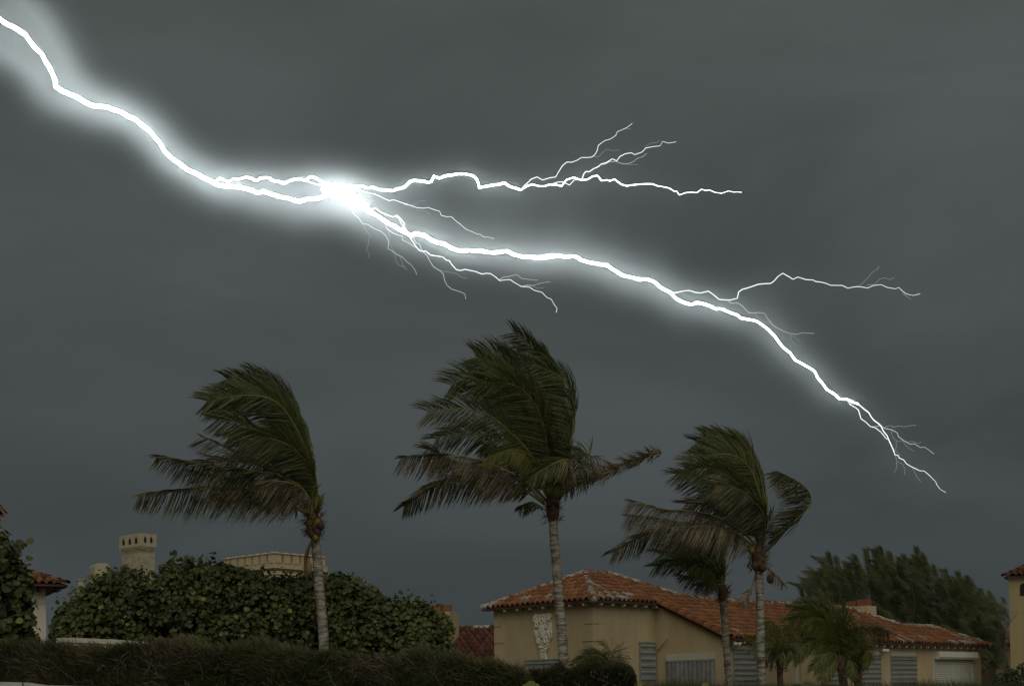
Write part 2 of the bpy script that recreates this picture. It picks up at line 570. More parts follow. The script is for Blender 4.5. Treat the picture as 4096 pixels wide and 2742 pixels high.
# tiles: front plane (faces -y in house space) and the hip end (faces -x)
eF, uF = Vector((1, 0, 0)), Vector((0, 1, SL)).normalized()
o1 = Vector((0, -OV, zFf(0, -OV)))
p1 = [(x, (y + OV) * cs) for x, y in [(-OV, -OV), (RAKE, -OV), (RAKE + .0, CRY + 1.6), (RX2, RY), (RY, RY)]]
p1 = [(x, (y + OV) * cs) for x, y in [(-OV, -OV), (RAKE, -OV), (RAKE, RY), (RY, RY)]]
tl = lay_tiles(o1, eF, uF, p1, white=.07)
o2 = Vector((0, YC - OV, zFf(0, YC - OV)))
p2 = [(x, (y - YC + OV) * cs) for x, y in [(RAKE + .04, YC - OV), (XC + OV, YC - OV), (lx1, LRY), (lx0, LRY), (cx1, CRY), (cx0, CRY), (RX2, RY), (RAKE + .04, RY)]]
tl += lay_tiles(o2, eF, uF, p2, white=.06)
eA, uA = Vector((0, -1, 0)), Vector((1, 0, SL)).normalized()
o3 = Vector((-OV, 0, zA(-OV, 0)))
p3 = [(-y, (x + OV) * cs) for x, y in [(-OV, YA + OV), (-OV, -OV), (RY, RY)]]
tl += lay_tiles(o3, eA, uA, p3, white=.06)
put_tiles(tl, roof, house, house, 300, [M_tile, M_mort])
# hips and ridges
L_ = lambda x, y, z: Vector((x, y, z))
hips = [(L_(-OV, -OV, H1 - SL * OV), L_(RY, RY, zr), (CAP, CAP_W, CAP)),
        (L_(-OV, YA + OV, H1 - SL * OV), L_(RY, RY, zr), (CAP, CAP, CAP_W)),
        (L_(RY, RY, zr), L_(RX2, RY, zr), (CAP_W, CAP)),
        (L_(cx0, CRY, zFf(0, CRY)), L_(RX2, RY, zr), (CAP_W, CAP_W, CAP)),
        (L_(cx0, CRY, zFf(0, CRY)), L_(cx1, CRY, zFf(0, CRY)), (CAP, CAP, CAP_W)),
        (L_(lx0, LRY, zFf(0, LRY)), L_(cx1, CRY, zFf(0, CRY)), (CAP, CAP_W)),
        (L_(lx0, LRY, zFf(0, LRY)), L_(lx1, LRY, zFf(0, LRY)), (CAP_W, CAP_W, CAP)),
        (L_(XC + OV, YC - OV, zFf(0, YC - OV)), L_(lx1, LRY, zFf(0, LRY)), (CAP_W, CAP))]
for a, b, ms in hips:
    cap_line(a, b, roof, ms)
    mortar_strip(a, b, roof)
cap_line(L_(RAKE + .02, YC - OV - .02, zFf(0, YC - OV)), L_(RAKE + .02, -OV + .2, zFf(0, -OV + .2)), roof, (CAP_BIG,), step=.36, lift=.04, name='rake_tile')
MB().tube([L_(RAKE + .02, YC - OV + i * .2, zFf(0, YC - OV + i * .2) - .02) for i in range(13)], .085, 7).build('rake_bedding', M_tile_d, roof, True)
# rafter tails
def tails(n, f, dirx, diry):
    for i in range(n):
        x, y, z = f(i)
        M3 = Matrix.Rotation(0, 3, 'Z')
        MB().box((x, y, z), .06 if diry else .26, .26 if diry else .06, .06).build('rafter_tail', M_wood, house)
tails(8, lambda i: (-.13, .15 + i * .545, H1 - .225), 1, 0)
tails(6, lambda i: (.12 + i * .53, -.13, H1 - .225), 0, 1)
tails(33, lambda i: (XB + .2 + i * .53, YC - .13, H2 - .225), 0, 1)
# soffit boards
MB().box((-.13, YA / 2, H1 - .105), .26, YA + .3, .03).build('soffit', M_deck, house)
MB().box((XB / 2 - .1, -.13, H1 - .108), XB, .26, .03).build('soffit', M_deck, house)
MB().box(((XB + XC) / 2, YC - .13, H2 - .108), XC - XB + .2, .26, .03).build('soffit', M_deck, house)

# storm shutters: each plank of corrugated steel is a piece of its own
def corr(name, x0, x1, z0, z1, parent, toW, vert=False, m=M_galv):
    """one shutter plank with a raised rib, in wall coordinates (s along the wall, z up, d out of the wall)"""
    v, f = [], []
    if vert:
        prof = [(x0, .0), (x0 + .10 * (x1 - x0), .055), (x0 + .38 * (x1 - x0), .055), (x0 + .5 * (x1 - x0), .0), (x0 + .96 * (x1 - x0), .0)]
        rows = [[(s, z0, d), (s, z1, d)] for s, d in prof]
    else:
        h = z1 - z0
        prof = [(z0, .0), (z0 + .42 * h, .0), (z0 + .55 * h, .035), (z0 + .84 * h, .035), (z0 + .985 * h, .004)]
        rows = [[(x0, z, d), (x1, z, d)] for z, d in prof]
    for r in rows:
        for s, z, d in r: v.append(toW(s, z, .035 + d))
    n = len(rows)
    for i in range(n - 1): f.append((2 * i, 2 * i + 1, 2 * i + 3, 2 * i + 2))
    b = len(v)
    for r in rows:
        for s, z, d in r: v.append(toW(s, z, .012 + d))
    for i in range(n - 1): f.append((b + 2 * i, b + 2 * i + 2, b + 2 * i + 3, b + 2 * i + 1))
    for e in (0, 1):
        for i in range(n - 1): f.append((2 * i + e, 2 * i + 2 + e, b + 2 * i + 2 + e, b + 2 * i + e))
    f.append((0, 1, b + 1, b)); f.append((2 * n - 2, 2 * n - 1, b + 2 * n - 1, b + 2 * n - 2))
    return mesh_obj(name, v, f, m, parent)
toA = lambda s, z, d: (-d, s, z)             # wall A: x = 0, s = y
toB = lambda s, z, d: (s, -d, z)             # wall B: y = 0, s = x
toD = lambda s, z, d: (XB - d, s, z)
toC = lambda s, z, d: (s, YC - d, z)
def wbox(m_, toW, s0, s1, z0, z1, d0, d1):
    P = [toW(s0, z0, d0), toW(s1, z0, d0), toW(s1, z0, d1), toW(s0, z0, d1)]
    m_.prism(P, (0, 0, z1 - z0))
    return m_
def shutter(toW, s0, s1, z1, pitch, label=None, vert=False, z0=.55, frame=True):
    if s0 > s1: s0, s1 = s1, s0
    root = wbox(MB(), toW, s0, s1, z0, z1, -.02, .01).build('storm_shutter', M_galv, house)
    if label: root['label'] = label
    m_ = MB()
    wbox(m_, toW, s0 - .03, s0, z0, z1, -.02, .055)
    wbox(m_, toW, s1, s1 + .03, z0, z1, -.02, .055)
    m_.build('side_rail', M_galv, root)
    wbox(MB(), toW, s0 - .03, s1 + .03, z1, z1 + .05, -.02, .065).build('top_rail', M_galv, root)
    if vert:
        n = max(3, int(round((s1 - s0) / pitch)))
        for i in range(n):
            corr('shutter_panel', s0 + (s1 - s0) * i / n, s0 + (s1 - s0) * (i + 1) / n, z0, z1 - .01, root, toW, True)
    else:
        z = z1 - .01
        while z > z0 + .05:
            corr('shutter_panel', s0, s1, max(z0, z - pitch), z, root, toW)
            z -= pitch
    return root
def header(toW, s0, s1, z0, z1, d=.03, name='lintel_board'):
    if s0 > s1: s0, s1 = s1, s0
    return wbox(MB(), toW, s0, s1, z0, z1, -.02, d).build(name, M_trim, house)
a0, a1 = hit(2109, 2640, 0, 0), hit(2243, 2634, 0, 0)
shutter(toA, a0.y, a1.y, a0.z - .02, .19, 'shutter under the carved crest')
a0, a1 = hit(2557, 2571, 1, 0), hit(2616, 2574, 1, 0)
shutter(toB, a0.x, a1.x, a0.z, .205, 'tall narrow shutter beside the inner corner')
a0, a1 = hit(2666, 2617, 0, XB), hit(2860, 2603, 0, XB)
zt = (a0.z + a1.z) / 2
header(toD, a0.y, a1.y, zt - .20, zt)
shutter(toD, a0.y - .02, a1.y + .02, zt - .25, .165, 'wide shutter with upright corrugated panels', True)
def cwin(pxa, pxb, pyh, pys, pitch=.2, label=None, hd=True):
    b0, b1 = hit(pxa, pys, 1, YC), hit(pxb, pys, 1, YC)
    h0 = hit(pxa, pyh, 1, YC)
    if hd: header(toC, b0.x, b1.x, b0.z + .055, h0.z)
    return shutter(toC, b0.x, b1.x, b0.z, pitch, label)
cwin(2931, 3042, 2579, 2599, .165)
cwin(3282, 3350, 2607, 2627, .165, None, True)
cwin(3418, 3517, 2602, 2622, .165)
cwin(3562, 3661, 2605, 2627, .165)
# narrow niche with white jamb
b0, b1 = hit(3177, 2632, 1, YC), hit(3205, 2632, 1, YC)
zb = hit(3177, 2727, 1, YC).z
header(toC, b0.x, b0.x + (b1.x - b0.x) * .5, zb, b0.z, .035, 'white_jamb')
wbox(MB(), toC, b0.x + (b1.x - b0.x) * .5, b1.x, zb, b0.z, -.02, .012).build('niche_panel', M_wall2, house)
header(toC, b0.x - .05, b1.x + .12, zb - .06, zb, .09, 'window_sill')
header(toC, b0.x - .05, b1.x + .12, b0.z + .002, b0.z + .05, .06, 'niche_lintel')
# white roller shutter with its box
b0, b1 = hit(3729, 2637, 1, YC), hit(3886, 2640, 1, YC)
rs = wbox(MB(), toC, b0.x, b1.x, .5, b0.z, -.02, .01).build('roller_shutter', M_roll, house)
rs['label'] = 'white slatted roller shutter at the far end'
for sa, sb in ((b0.x + .05, (b0.x + b1.x) / 2 - .02), ((b0.x + b1.x) / 2 + .02, b1.x - .05)):
    z = b0.z - .02
    while z > .6:
        m_ = MB()
        m_.prism([toC(sa, z - .068, .012), toC(sa, z - .068, .032), toC(sa, z - .034, .042), toC(sa, z - .004, .030), toC(sa, z - .004, .012)], Vector(toC(sb, z, 0)) - Vector(toC(sa, z, 0)))
        m_.build('slat', M_roll, rs)
        z -= .075
m_ = MB()
for s in (b0.x, (b0.x + b1.x) / 2, b1.x):
    wbox(m_, toC, s - .025, s + .025, .5, b0.z - .01, .011, .05)
m_.build('guide_rail', M_roll, rs)
h0 = hit(3742, 2606, 1, YC - .1)
m_ = MB()
sa, sb, zt = h0.x, hit(3903, 2610, 1, YC - .15).x, hit(3742, 2604, 1, YC).z
m_.prism([toC(sa, zt, -.02), toC(sa, zt, .24), toC(sa, b0.z + .10, .27), toC(sa, b0.z + .02, .22), toC(sa, b0.z + .02, -.02)], (sb - sa, 0, 0))
m_.build('roller_box', M_roll, rs)
# conduit and bracket on the inner corner wall
c0 = hit(2624, 2570, 0, XB)
m_ = MB(); m_.tube([(XB - .03, c0.y - .02, .5), (XB - .03, c0.y - .02, c0.z)], .016, 6)
m_.build('conduit', M_rust, house)
c0, c1 = hit(2632, 2600, 0, XB), hit(2671, 2556, 0, XB - .15)
MB().tube([(XB - .03, c0.y, c0.z), tuple(c1)], .018, 6).build('flag_bracket', M_rust, house)
# roof vent
v0 = hit(2984, 2442, 1, -.35)
m_ = MB(); m_.tube([(v0.x, -.35, zFf(0, -.35) - .1), (v0.x, -.35, zFf(0, -.35) + .28)], .09, 10)
m_.tube([(v0.x, -.35, zFf(0, -.35) + .27), (v0.x, -.35, zFf(0, -.35) + .33), (v0.x, -.35, zFf(0, -.35) + .42)], [.13, .15, .10], 10)
m_.build('roof_vent', M_metal, roof)
# chimney
ch0 = hit(3470, 2420, 1, -.25)
chx, chy = ch0.x, -.25
ztop = ch0.z
ch = MB().box((chx + .33, chy + .55, (ztop + 3.6) / 2), .66, 1.1, ztop - 3.6).build('chimney', M_cream, house)
for yy, hh in ((.32, .26), (.80, .22)):
    m_ = MB()
    m_.box((chx + .33, chy + yy, ztop + hh / 2), .36, .40, hh)
    m_.build('chimney_pot', M_pot, ch)
# quoin blocks: thin raised stones at the corner between the two tall walls
for i in range(6):
    z = H1 - .55 - i * .52
    wd = .42 if i % 2 else .30
    if z < .5: break
    MB().box((-.004, wd / 2 + .004, z), .04, wd, .475).build('quoin', M_wall, house)
    MB().box((wd / 2 + .004, -.004, z), wd, .04, .475).build('quoin', M_wall, house)
    MB().box((-.004, YA - wd / 2 - .004, z + .1), .04, wd, .475).build('quoin', M_wall, house)

# carved crest on wall A
q0, q1 = hit(2139, 2455, 0, 0), hit(2211, 2450, 0, 0)
qb = hit(2175, 2637, 0, 0)
ccy, cw = (q0.y + q1.y) / 2, abs(q0.y - q1.y) / 2
ct, cb = (q0.z + q1.z) / 2, qb.z
chh = ct - cb
crest = bpy.data.objects.new('wall_crest', None); COL.objects.link(crest); crest.parent = house
crest['label'] = 'carved pale stone coat of arms hanging on the wall'
def cp(w, h, d=0.0): return Vector((-.01 - d, ccy - w * cw, cb + h * chh))    # w -1..1 left to right, h 0..1
out2 = [(-.95, .98), (-.6, 1.0), (-.1, .985), (.35, 1.0), (.9, 1.0), (.98, .93), (.85, .86), (.95, .78), (1.0, .66), (.98, .55), (.95, .47), (.72, .40), (.62, .32), (.45, .22), (.2, .2),
        (-.2, .2), (-.42, .23), (-.55, .32), (-.75, .42), (-.9, .52), (-.92, .68), (-.98, .78), (-.8, .84), (-1.0, .91)]
MB().prism([cp(a, b, .0) for a, b in out2], (-.05, 0, 0)).build('back_plate', M_crest, crest)
m_ = MB()
sh = [(-.42, .76), (-.1, .80), (.3, .77), (.36, .62), (.30, .50), (.05, .41), (-.22, .47), (-.40, .60)]
for s_, d in ((1.0, .05), (.82, .085), (.45, .10)):
    pass
b0_ = len(m_.v)
cxs, czs = -.03, .61
rings = [(1.0, .045), (.95, .085), (.7, .105), (.35, .115)]
for s_, d in rings:
    for a, b in sh: m_.v.append(cp(cxs + (a - cxs) * s_, czs + (b - czs) * s_, d))
for r_ in range(3):
    for i in range(8):
        j = (i + 1) % 8
        m_.f.append((r_ * 8 + i, r_ * 8 + j, r_ * 8 + 8 + j, r_ * 8 + 8 + i))
m_.f.append(tuple(24 + i for i in range(8)))
m_.build('shield', M_crest, crest, True)
def scroll(c, r0, r1, turns, a0, sgn=1, th=.03, d=.07, tail=None):
    pts = []
    n = int(14 * turns)
    for i in range(n + 1):
        t = i / n
        a = a0 + sgn * 2 * math.pi * turns * t
        r = r0 + (r1 - r0) * t
        pts.append(cp(c[0] + r * math.cos(a), c[1] + r * math.sin(a) * .56, d + .025 * t))
    if tail: pts = [cp(*tail_, d - .01) for tail_ in tail] + pts
    rad = [th * (.75 + .35 * math.sin(math.pi * i / max(1, len(pts) - 1))) for i in range(len(pts))]
    MB().tube(pts, rad, 7).build('scroll', M_crest, crest, True)
scroll((.0, .85), .25, .06, 1.4, R(20), 1, .036, .06, [(.9, .96), (.6, .93), (.38, .92)])
scroll((-.78, .90), .18, .05, 1.2, R(90), -1, .034)
scroll((.72, .90), .17, .05, 1.2, R(180), -1, .034)
scroll((.38, .72), .12, .04, 1.2, R(100), 1, .03, .07, [(.95, .55), (.85, .66), (.8, .76), (.58, .81)])
scroll((-.62, .78), .18, .05, 1.2, R(100), -1, .034, .07, [(-.85, .5), (-.84, .6), (-.86, .72)])
scroll((.62, .56), .16, .05, 1.1, R(200), 1, .032, .06, [(.8, .74), (.86, .64)])
scroll((-.55, .55), .14, .05, 1.1, R(0), -1, .03)
scroll((.32, .44), .20, .06, 1.0, R(60), -1, .040, .06, [(.95, .62), (.9, .52), (.7, .44)])
scroll((-.42, .43), .18, .05, 1.0, R(120), 1, .036, .06, [(-.9, .66), (-.8, .52), (-.62, .45)])
scroll((-.2, .85), .12, .04, 1.1, R(0), 1, .03); scroll((.3, .83), .12, .04, 1.1, R(180), -1, .03)
rc = random.Random(3)
for i in range(26):
    h = rc.uniform(.22, .42)
    wm = .35 + (h - .2) * 1.2
    m_ = MB()
    m_.ball(cp(rc.uniform(-wm, wm), h, .055), .035, .045 * rc.uniform(.7, 1.3), .035 * rc.uniform(.7, 1.3), 7, 5)
    m_.build('carved_leaf', M_crest, crest, True)
m_ = MB()
for k in range(4):
    s0, s1 = -.27 + k * .14, -.27 + (k + 1) * .14 - .02
    m_.prism([cp(s0, .185, 0), cp(s1, .185, 0), cp(s1, .185, .09), cp(s0, .185, .09)], cp(.04, 0.03, 0) - cp(0, .185, .0))
m_.build('bracket', M_crest, crest)
MB().box(cp(.0, .19, .05), .11, .34 * cw * 2, .03).build('bracket_cap', M_crest, crest)
MB().box(cp(.05, .018, .035), .08, .30 * cw * 2, .045).build('bracket_foot', M_crest, crest)

# flood lights under the eave
def flood(px, py, label):
    p = hit(px, py, 1, YC - .12)
    wp = HM @ p
    t = thing('flood_light', label, 'light', wp)
    t.rotation_euler = (0, 0, HR)
    m_ = MB(); m_.box((0, .07, .02), .12, .10, .12); m_.build('mount', M_lamp, t)
    for s in (-1, 1):
        m_ = MB()
        d = Vector((s * .5, -.7, -.45)).normalized()
        m_.tube([Vector((s * .05, 0, 0)), Vector((s * .05, 0, 0)) + d * .07, Vector((s * .05, 0, 0)) + d * .18], [.035, .045, .075], 9)
        m_.build('lamp_head', M_lamp, t, True)
flood(2938, 2566, 'white twin flood light under the eave behind the two tall palms')
flood(3532, 2594, 'white twin flood light under the eave near the far shutters')
# ---------------------------------------------------------------- low tiled wing and chimney behind the sea grape
def local_root(name, label, cat, p, rot):
    t = thing(name, label, cat, p)
    t.rotation_euler = (0, 0, rot)
    M = Matrix.Translation(p) @ Matrix.Rotation(rot, 4, 'Z')
    return t, M, M.inverted()
g = at(1905, 2515, 47.0)
wing, WM, WI = local_root('tiled_outbuilding', 'low building with dark weathered tile roof and cream chimney behind the bushes', 'building', Vector((g.x, g.y, 0)), R(-20))
bpy.context.view_layer.update()
zr_ = g.z
# local: x along the ridge, y away from the camera; roof slopes down to the camera
deckp = [(-1.5, -3.0), (2.2, -3.0), (2.2, .1), (-.75, .1)]
s2 = .5
MB().prism([(x, y, zr_ + s2 * y - .06) for x, y in deckp], (0, 0, .05)).build('roof_deck', M_deck, wing)
MB().prism([(x, y, zr_ - s2 * y - .06) for x, y in [(-.75, .1), (2.2, .1), (2.2, 3), (-.75, 3)]], (0, 0, .05)).build('roof_deck', M_deck, wing)
MB().box((.4, 0, (zr_ - 1.2 + .3) / 2), 3.6, 5.2, zr_ - 1.5).build('wall', M_wall, wing)
e_, u_ = Vector((1, 0, 0)), Vector((0, 1, s2)).normalized()
c2 = math.sqrt(1 + s2 * s2)
tw = lay_tiles(Vector((0, -3.0, zr_ - 3.0 * s2)), e_, u_, [(x, (y + 3) * c2) for x, y in deckp], white=.03, sets=(TILE_D, TILE_W, None))
put_tiles(tw, wing, wing, wing, 300, [M_tile_d, M_mort])
cap_line((-.75, .05, zr_ + .02), (2.2, .05, zr_ + .02), wing, (CAP_W, CAP_D, CAP_D), lift=.04)
cap_line((-1.5, -3.0, zr_ - 3.0 * s2), (-.75, .0, zr_), wing, (CAP_W, CAP_D), lift=.03, name='rake_tile')
# chimney of the same building
a, b = at(1700, 2446, 46.0), at(1803, 2446, 46.0)
ca = WI @ a; cb_ = WI @ b
wid = (b - a).length
cm = (ca + cb_) / 2
chim = MB().box((cm.x, cm.y + .4, (cm.z + 1.5) / 2), wid, .8, cm.z - 1.5).build('chimney', M_wall, wing)
for k, (fx, ww) in enumerate(((-.19, .38), (.21, .36))):
    m_ = MB()
    hh = .26 - k * .01
    m_.tube([(cm.x + fx * wid, cm.y + .35, cm.z), (cm.x + fx * wid, cm.y + .35, cm.z + hh)], [ww * wid * .56, ww * wid * .54], 12)
    m_.build('chimney_pot', M_pot, chim)

# ---------------------------------------------------------------- white house at the left edge
g = at(181, 2345, 40.0)
wh, WHM, WHI = local_root('white_house', 'white stucco house with a tiled hip roof at the left edge', 'house', Vector((g.x, g.y, 0)), R(28))
# local: corner at origin, front wall runs to -x, side wall to +y
zt = g.z
MB().box((-2.0, 1.6, (zt + .25) / 2), 4.0, 3.2, zt - .25).build('wall', M_white, wh)
ov = .55
sl = .42
MB().prism([(x, y, zt + .02 + sl * (min(-x + ov, y + ov)) - .05) for x, y in [(ov, -ov), (ov - 2.15, 1.6), (-4.2, 1.6), (-4.2, -ov)]], (0, 0, .05)).build('roof_deck', M_deck, wh)
MB().prism([(ov, -ov, zt - .03), (ov, 3.75, zt - .03), (ov - 2.15, 1.6, zt + sl * 2.15)], (0, 0, .05)).build('roof_deck', M_deck, wh)
e_, u_ = Vector((1, 0, 0)), Vector((0, 1, sl)).normalized()
c3 = math.sqrt(1 + sl * sl)
tw = lay_tiles(Vector((0, -ov, zt + .03)), e_, u_, [(-2.2, 0), (ov, 0), (ov - 2.15, 2.15 * c3), (-2.2, 2.15 * c3)], white=.0)
put_tiles(tw, wh, wh, wh, 300, [M_tile, M_mort])
cap_line((ov, -ov, zt + .03), (ov - 2.15, 1.6, zt + .03 + sl * 2.15), wh, (CAP, CAP_D, CAP_D), lift=.05)
for i in range(6):
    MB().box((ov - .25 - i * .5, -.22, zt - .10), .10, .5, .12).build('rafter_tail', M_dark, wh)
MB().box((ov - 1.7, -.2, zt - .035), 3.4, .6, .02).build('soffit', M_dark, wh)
# recess line in the side pier: its shade put in as a greyer bar
MB().box((-.2, -.003, zt - .50), .40, .03, .05).build('recess_line', M_conc, wh)
# upper storey just inside the frame edge
gu = WHI @ at(3, 2075, 41.0)
MB().box((gu.x - 1.5, gu.y + 1.0, gu.z / 2 + 1.2), 3.0, 2.0, gu.z - 2.4).build('upper_wall', M_white, wh)
cap_line((gu.x + .02, gu.y - .25, gu.z + .10), (gu.x + .02, gu.y + 1.8, gu.z + .72), wh, (CAP_BIG,), lift=.04, name='rake_tile')
MB().prism([(gu.x + .08, gu.y - .25, gu.z + .03), (gu.x - 2.0, gu.y - .25, gu.z + .03), (gu.x - 2.0, gu.y + 1.8, gu.z + .65), (gu.x + .08, gu.y + 1.8, gu.z + .65)], (0, 0, .06)).build('upper_roof', M_tile, wh)

# ---------------------------------------------------------------- far pale mansion: battlemented stack, chimney, gable, tower
def ogee_window(parent, toP, c, z, w, h):
    pts = []
    for (a, b) in ((-.5, 0), (.5, 0), (.5, .55), (.34, .72), (.16, .80), (.06, 1.0), (-.06, 1.0), (-.16, .80), (-.34, .72), (-.5, .55)):
        pts.append(Vector(toP(c + a * w, z + b * h, .004)))
    dv = Vector(toP(0, 0, .01)) - Vector(toP(0, 0, 0))
    MB().prism(pts, dv).build('arched_opening', M_dark, parent)
Yt = 80.0
ct_ = at(561, 2131, Yt)
rot = R(49)
stk, SM, SI = local_root('stone_tower', 'pale stone tower with small pointed openings round its top', 'tower', Vector((ct_.x, ct_.y, 0)), rot)
# local: near corner at origin, left face along +y (x=0), right face along +x (y=0)
zt = ct_.z
wl, wr = 2.0, .98
kpx = Yt / F
def sbox(z0, z1, grow, m, name, par):
    return MB().box((wr / 2, wl / 2, (z0 + z1) / 2), wr + 2 * grow, wl + 2 * grow, z1 - z0).build(name, m, par)
def nearface(px, py):
    return None
sbox(.3, zt - 73 * kpx, 0, M_stone, 'shaft', stk)
par_ = sbox(zt - 52 * kpx, zt, .085, M_stone2, 'parapet', stk)
for i in range(4):
    sbox(zt - (73 - i * 5.2) * kpx + .002, zt - (73 - i * 5.2 - 3.6) * kpx, .02 + .02 * i, M_stone, 'moulding', stk)
for i in range(3):
    ogee_window(par_, lambda s, z, d: (-.085 - d, s, z), .30 + i * .66, zt - 39 * kpx, .24, 28 * kpx)
for i in range(2):
    ogee_window(par_, lambda s, z, d: (s, -.085 - d, z), .27 + i * .42, zt - 36 * kpx, .17, 27 * kpx)
for (x, y) in ((wr - .05, .3), (.1, 1.5)):
    MB().tube([(x, y, zt), (x, y, zt + .42)], .012, 5).build('lightning_rod', M_metal, stk)
# round-topped chimney and scrolled gable
gm = at(440, 2330, 78.0)
man, MM, MI = local_root('pale_mansion', 'pale stucco mansion gable with curled parapet and round-topped chimney', 'building', Vector((gm.x, gm.y, 0)), R(30))
bpy.context.view_layer.update()
k7 = 78.0 / F
zt = at(400, 2252, 78.0).z
prof = []
wch = 1.15
for i in range(9):
    a = math.pi * i / 8
    prof.append((0, -0.0, 0))
arc = [(.42 - .42 * math.copysign(abs(math.cos(math.pi * i / 14)) ** .55, math.cos(math.pi * i / 14)), zt - .34 + .34 * math.sin(math.pi * i / 14) ** .55) for i in range(15)]
pts = [(-.84 + a, -.0, z) for a, z in [(0, .3)] + arc + [(.84, .3)]]
MB().prism(pts, (0, 1.4, 0)).build('chimney', M_stone2, man)
gl = MI @ at(306, 2320, 77.5)
gr_ = MI @ at(372, 2330, 77.5)
zz = lambda py: at(330, py, 77.5).z
x0, x1 = gl.x, -.8
out3 = [(x0, .3), (x0, zz(2322)), (x0 + .28, zz(2322)), (x0 + .28, zz(2328)), (x0 + .22, zz(2333)), (x0 + .26, zz(2341)), (x0 + .40, zz(2346)), (x0 + .50, zz(2345)), (x0 + .62, zz(2334)), (x0 + .85, zz(2322)),
        (x1 + .06, zz(2316)), (x1 + .06, .3)]
MB().prism([(x, -.06, z) for x, z in out3], (0, .5, 0)).build('gable_parapet', M_stone2, man)
MB().box((x0 + .14, .2, zz(2322) + .03), .38, .62, .06).build('parapet_cap', M_stone2, man)
# battlemented tower behind the first palm
Yb = 74.0
cbp = at(1096, 2210, Yb)
bt, BM_, BI_ = local_root('battlemented_tower', 'broad cream tower with capped battlements behind the left palm trunk', 'tower', Vector((cbp.x, cbp.y, 0)), R(50))
zt = cbp.z
kb = Yb / F
WL, WR = 4.2, 3.9
MB().box((WR / 2, WL / 2, (zt - .52 + .3) / 2), WR, WL, zt - .52 - .3).build('wall', M_cream, bt)
mer, gap = .46, .18
def merlon_row(n, toP):
    for i in range(n):
        s = .02 + i * (mer + gap)
        m_ = MB()
        m_.prism([toP(s, zt - .52, -.35), toP(s + mer, zt - .52, -.35), toP(s + mer, zt - .52, .03), toP(s, zt - .52, .03)], (0, 0, .50))
        m_.build('merlon', M_cream, bt)
        m_ = MB()
        q = [Vector(toP(s - .06, zt - .02, -.4)), Vector(toP(s + mer + .06, zt - .02, -.4)), Vector(toP(s + mer + .06, zt - .02, .09)), Vector(toP(s - .06, zt - .02, .09))]
        top = Vector(toP(s + mer / 2, zt + .11, -.16))
        b = len(m_.v)
        m_.v += q + [v + Vector((0, 0, .03)) for v in q] + [top]
        m_.f += [(b, b + 1, b + 2, b + 3)] + [(b + i_, b + (i_ + 1) % 4, b + 4 + (i_ + 1) % 4, b + 4 + i_) for i_ in range(4)] + [(b + 4 + i_, b + 4 + (i_ + 1) % 4, b + 8) for i_ in range(4)]
        m_.build('merlon_cap', M_stone2, bt)
merlon_row(7, lambda s, z, d: (-d, s, z))
merlon_row(6, lambda s, z, d: (s + .03, -d, z))
for nm, z0, z1, gr, mm_ in (('dark_band', -.98, -.82, .03, M_band), ('string_course', -1.16, -.982, .06, M_cream), ('upper_course', -.818, -.79, .05, M_cream)):
    MB().box((WR / 2, WL / 2, zt + (z0 + z1) / 2), WR + 2 * gr, WL + 2 * gr, z1 - z0).build(nm, mm_, bt)
MB().tube([(.25, .25, zt), (.25, .25, zt + .5)], .012, 5).build('lightning_rod', M_metal, bt)

# ---------------------------------------------------------------- yellow tower at the right edge, shed behind it
g = at(4036, 2318, 50.0)
yt, YM, YI = local_root('yellow_tower', 'yellow stucco tower with small tiled roof and arched opening at the right edge', 'tower', Vector((g.x, g.y, 0)), R(-27))
zt = g.z
tw_ = 2.3
MB().box((tw_ / 2, tw_ / 2, (zt + .25) / 2), tw_, tw_, zt - .25).build('wall', M_wall2, yt)
ap = [(-.25, 0), (.25, 0), (.25, .55), (.22, .68), (.12, .78), (0, .82), (-.12, .78), (-.22, .68), (-.25, .55)]
c0 = .48
wz = at(4084, 2382, 50).z
o = MB().prism([(c0 + a * .42, -.012, wz + b * .56) for a, b in ap], (0, .02, 0)).build('arched_window', M_dark, yt)
MB().box((tw_ / 2, tw_ / 2, zt + .03), tw_ + .1, tw_ + .1, .06).build('cornice', M_trim, yt)
sl = .55
ovt = .16
h_ = (tw_ / 2 + ovt)
MB().prism([(-ovt, -ovt, zt + .06), (tw_ + ovt, -ovt, zt + .06), (tw_ + ovt, tw_ + ovt, zt + .06), (-ovt, tw_ + ovt, zt + .06)], (0, 0, .04)).build('roof_deck', M_deck, yt)
m_ = MB(); m_.v += [Vector(q) for q in ((-ovt, -ovt, zt + .1), (tw_ + ovt, -ovt, zt + .1), (tw_ + ovt, tw_ + ovt, zt + .1), (-ovt, tw_ + ovt, zt + .1), (tw_ / 2, tw_ / 2, zt + .1 + sl * h_))]
m_.f += [(0, 1, 4), (1, 2, 4), (2, 3, 4), (3, 0, 4)]
m_.build('roof_slope', M_deck, yt)
e_, u_ = Vector((1, 0, 0)), Vector((0, 1, sl)).normalized()
c4 = math.sqrt(1 + sl * sl)
tt = lay_tiles(Vector((0, -ovt, zt + .11)), e_, u_, [(-ovt, 0), (tw_ + ovt, 0), (tw_ / 2, h_ * c4)], white=.02, sets=(TILE_D, TILE, None))
put_tiles(tt, yt, yt, yt, 300, [M_tile_d, M_tile])
cap_line((-ovt, -ovt, zt + .1), (tw_ / 2, tw_ / 2, zt + .1 + sl * h_), yt, (CAP_D, CAP_D, CAP), lift=.05)
g = at(4040, 2522, 70.0)
sd_, _, _ = local_root('low_outhouse', 'low dark-roofed outhouse half hidden between the pines and the yellow tower', 'building', Vector((g.x, g.y, 0)), R(12))
zt = g.z
MB().box((0, 1.5, (zt - .55 + .3) / 2), 1.7, 3, zt - .85).build('wall', M_shed, sd_)
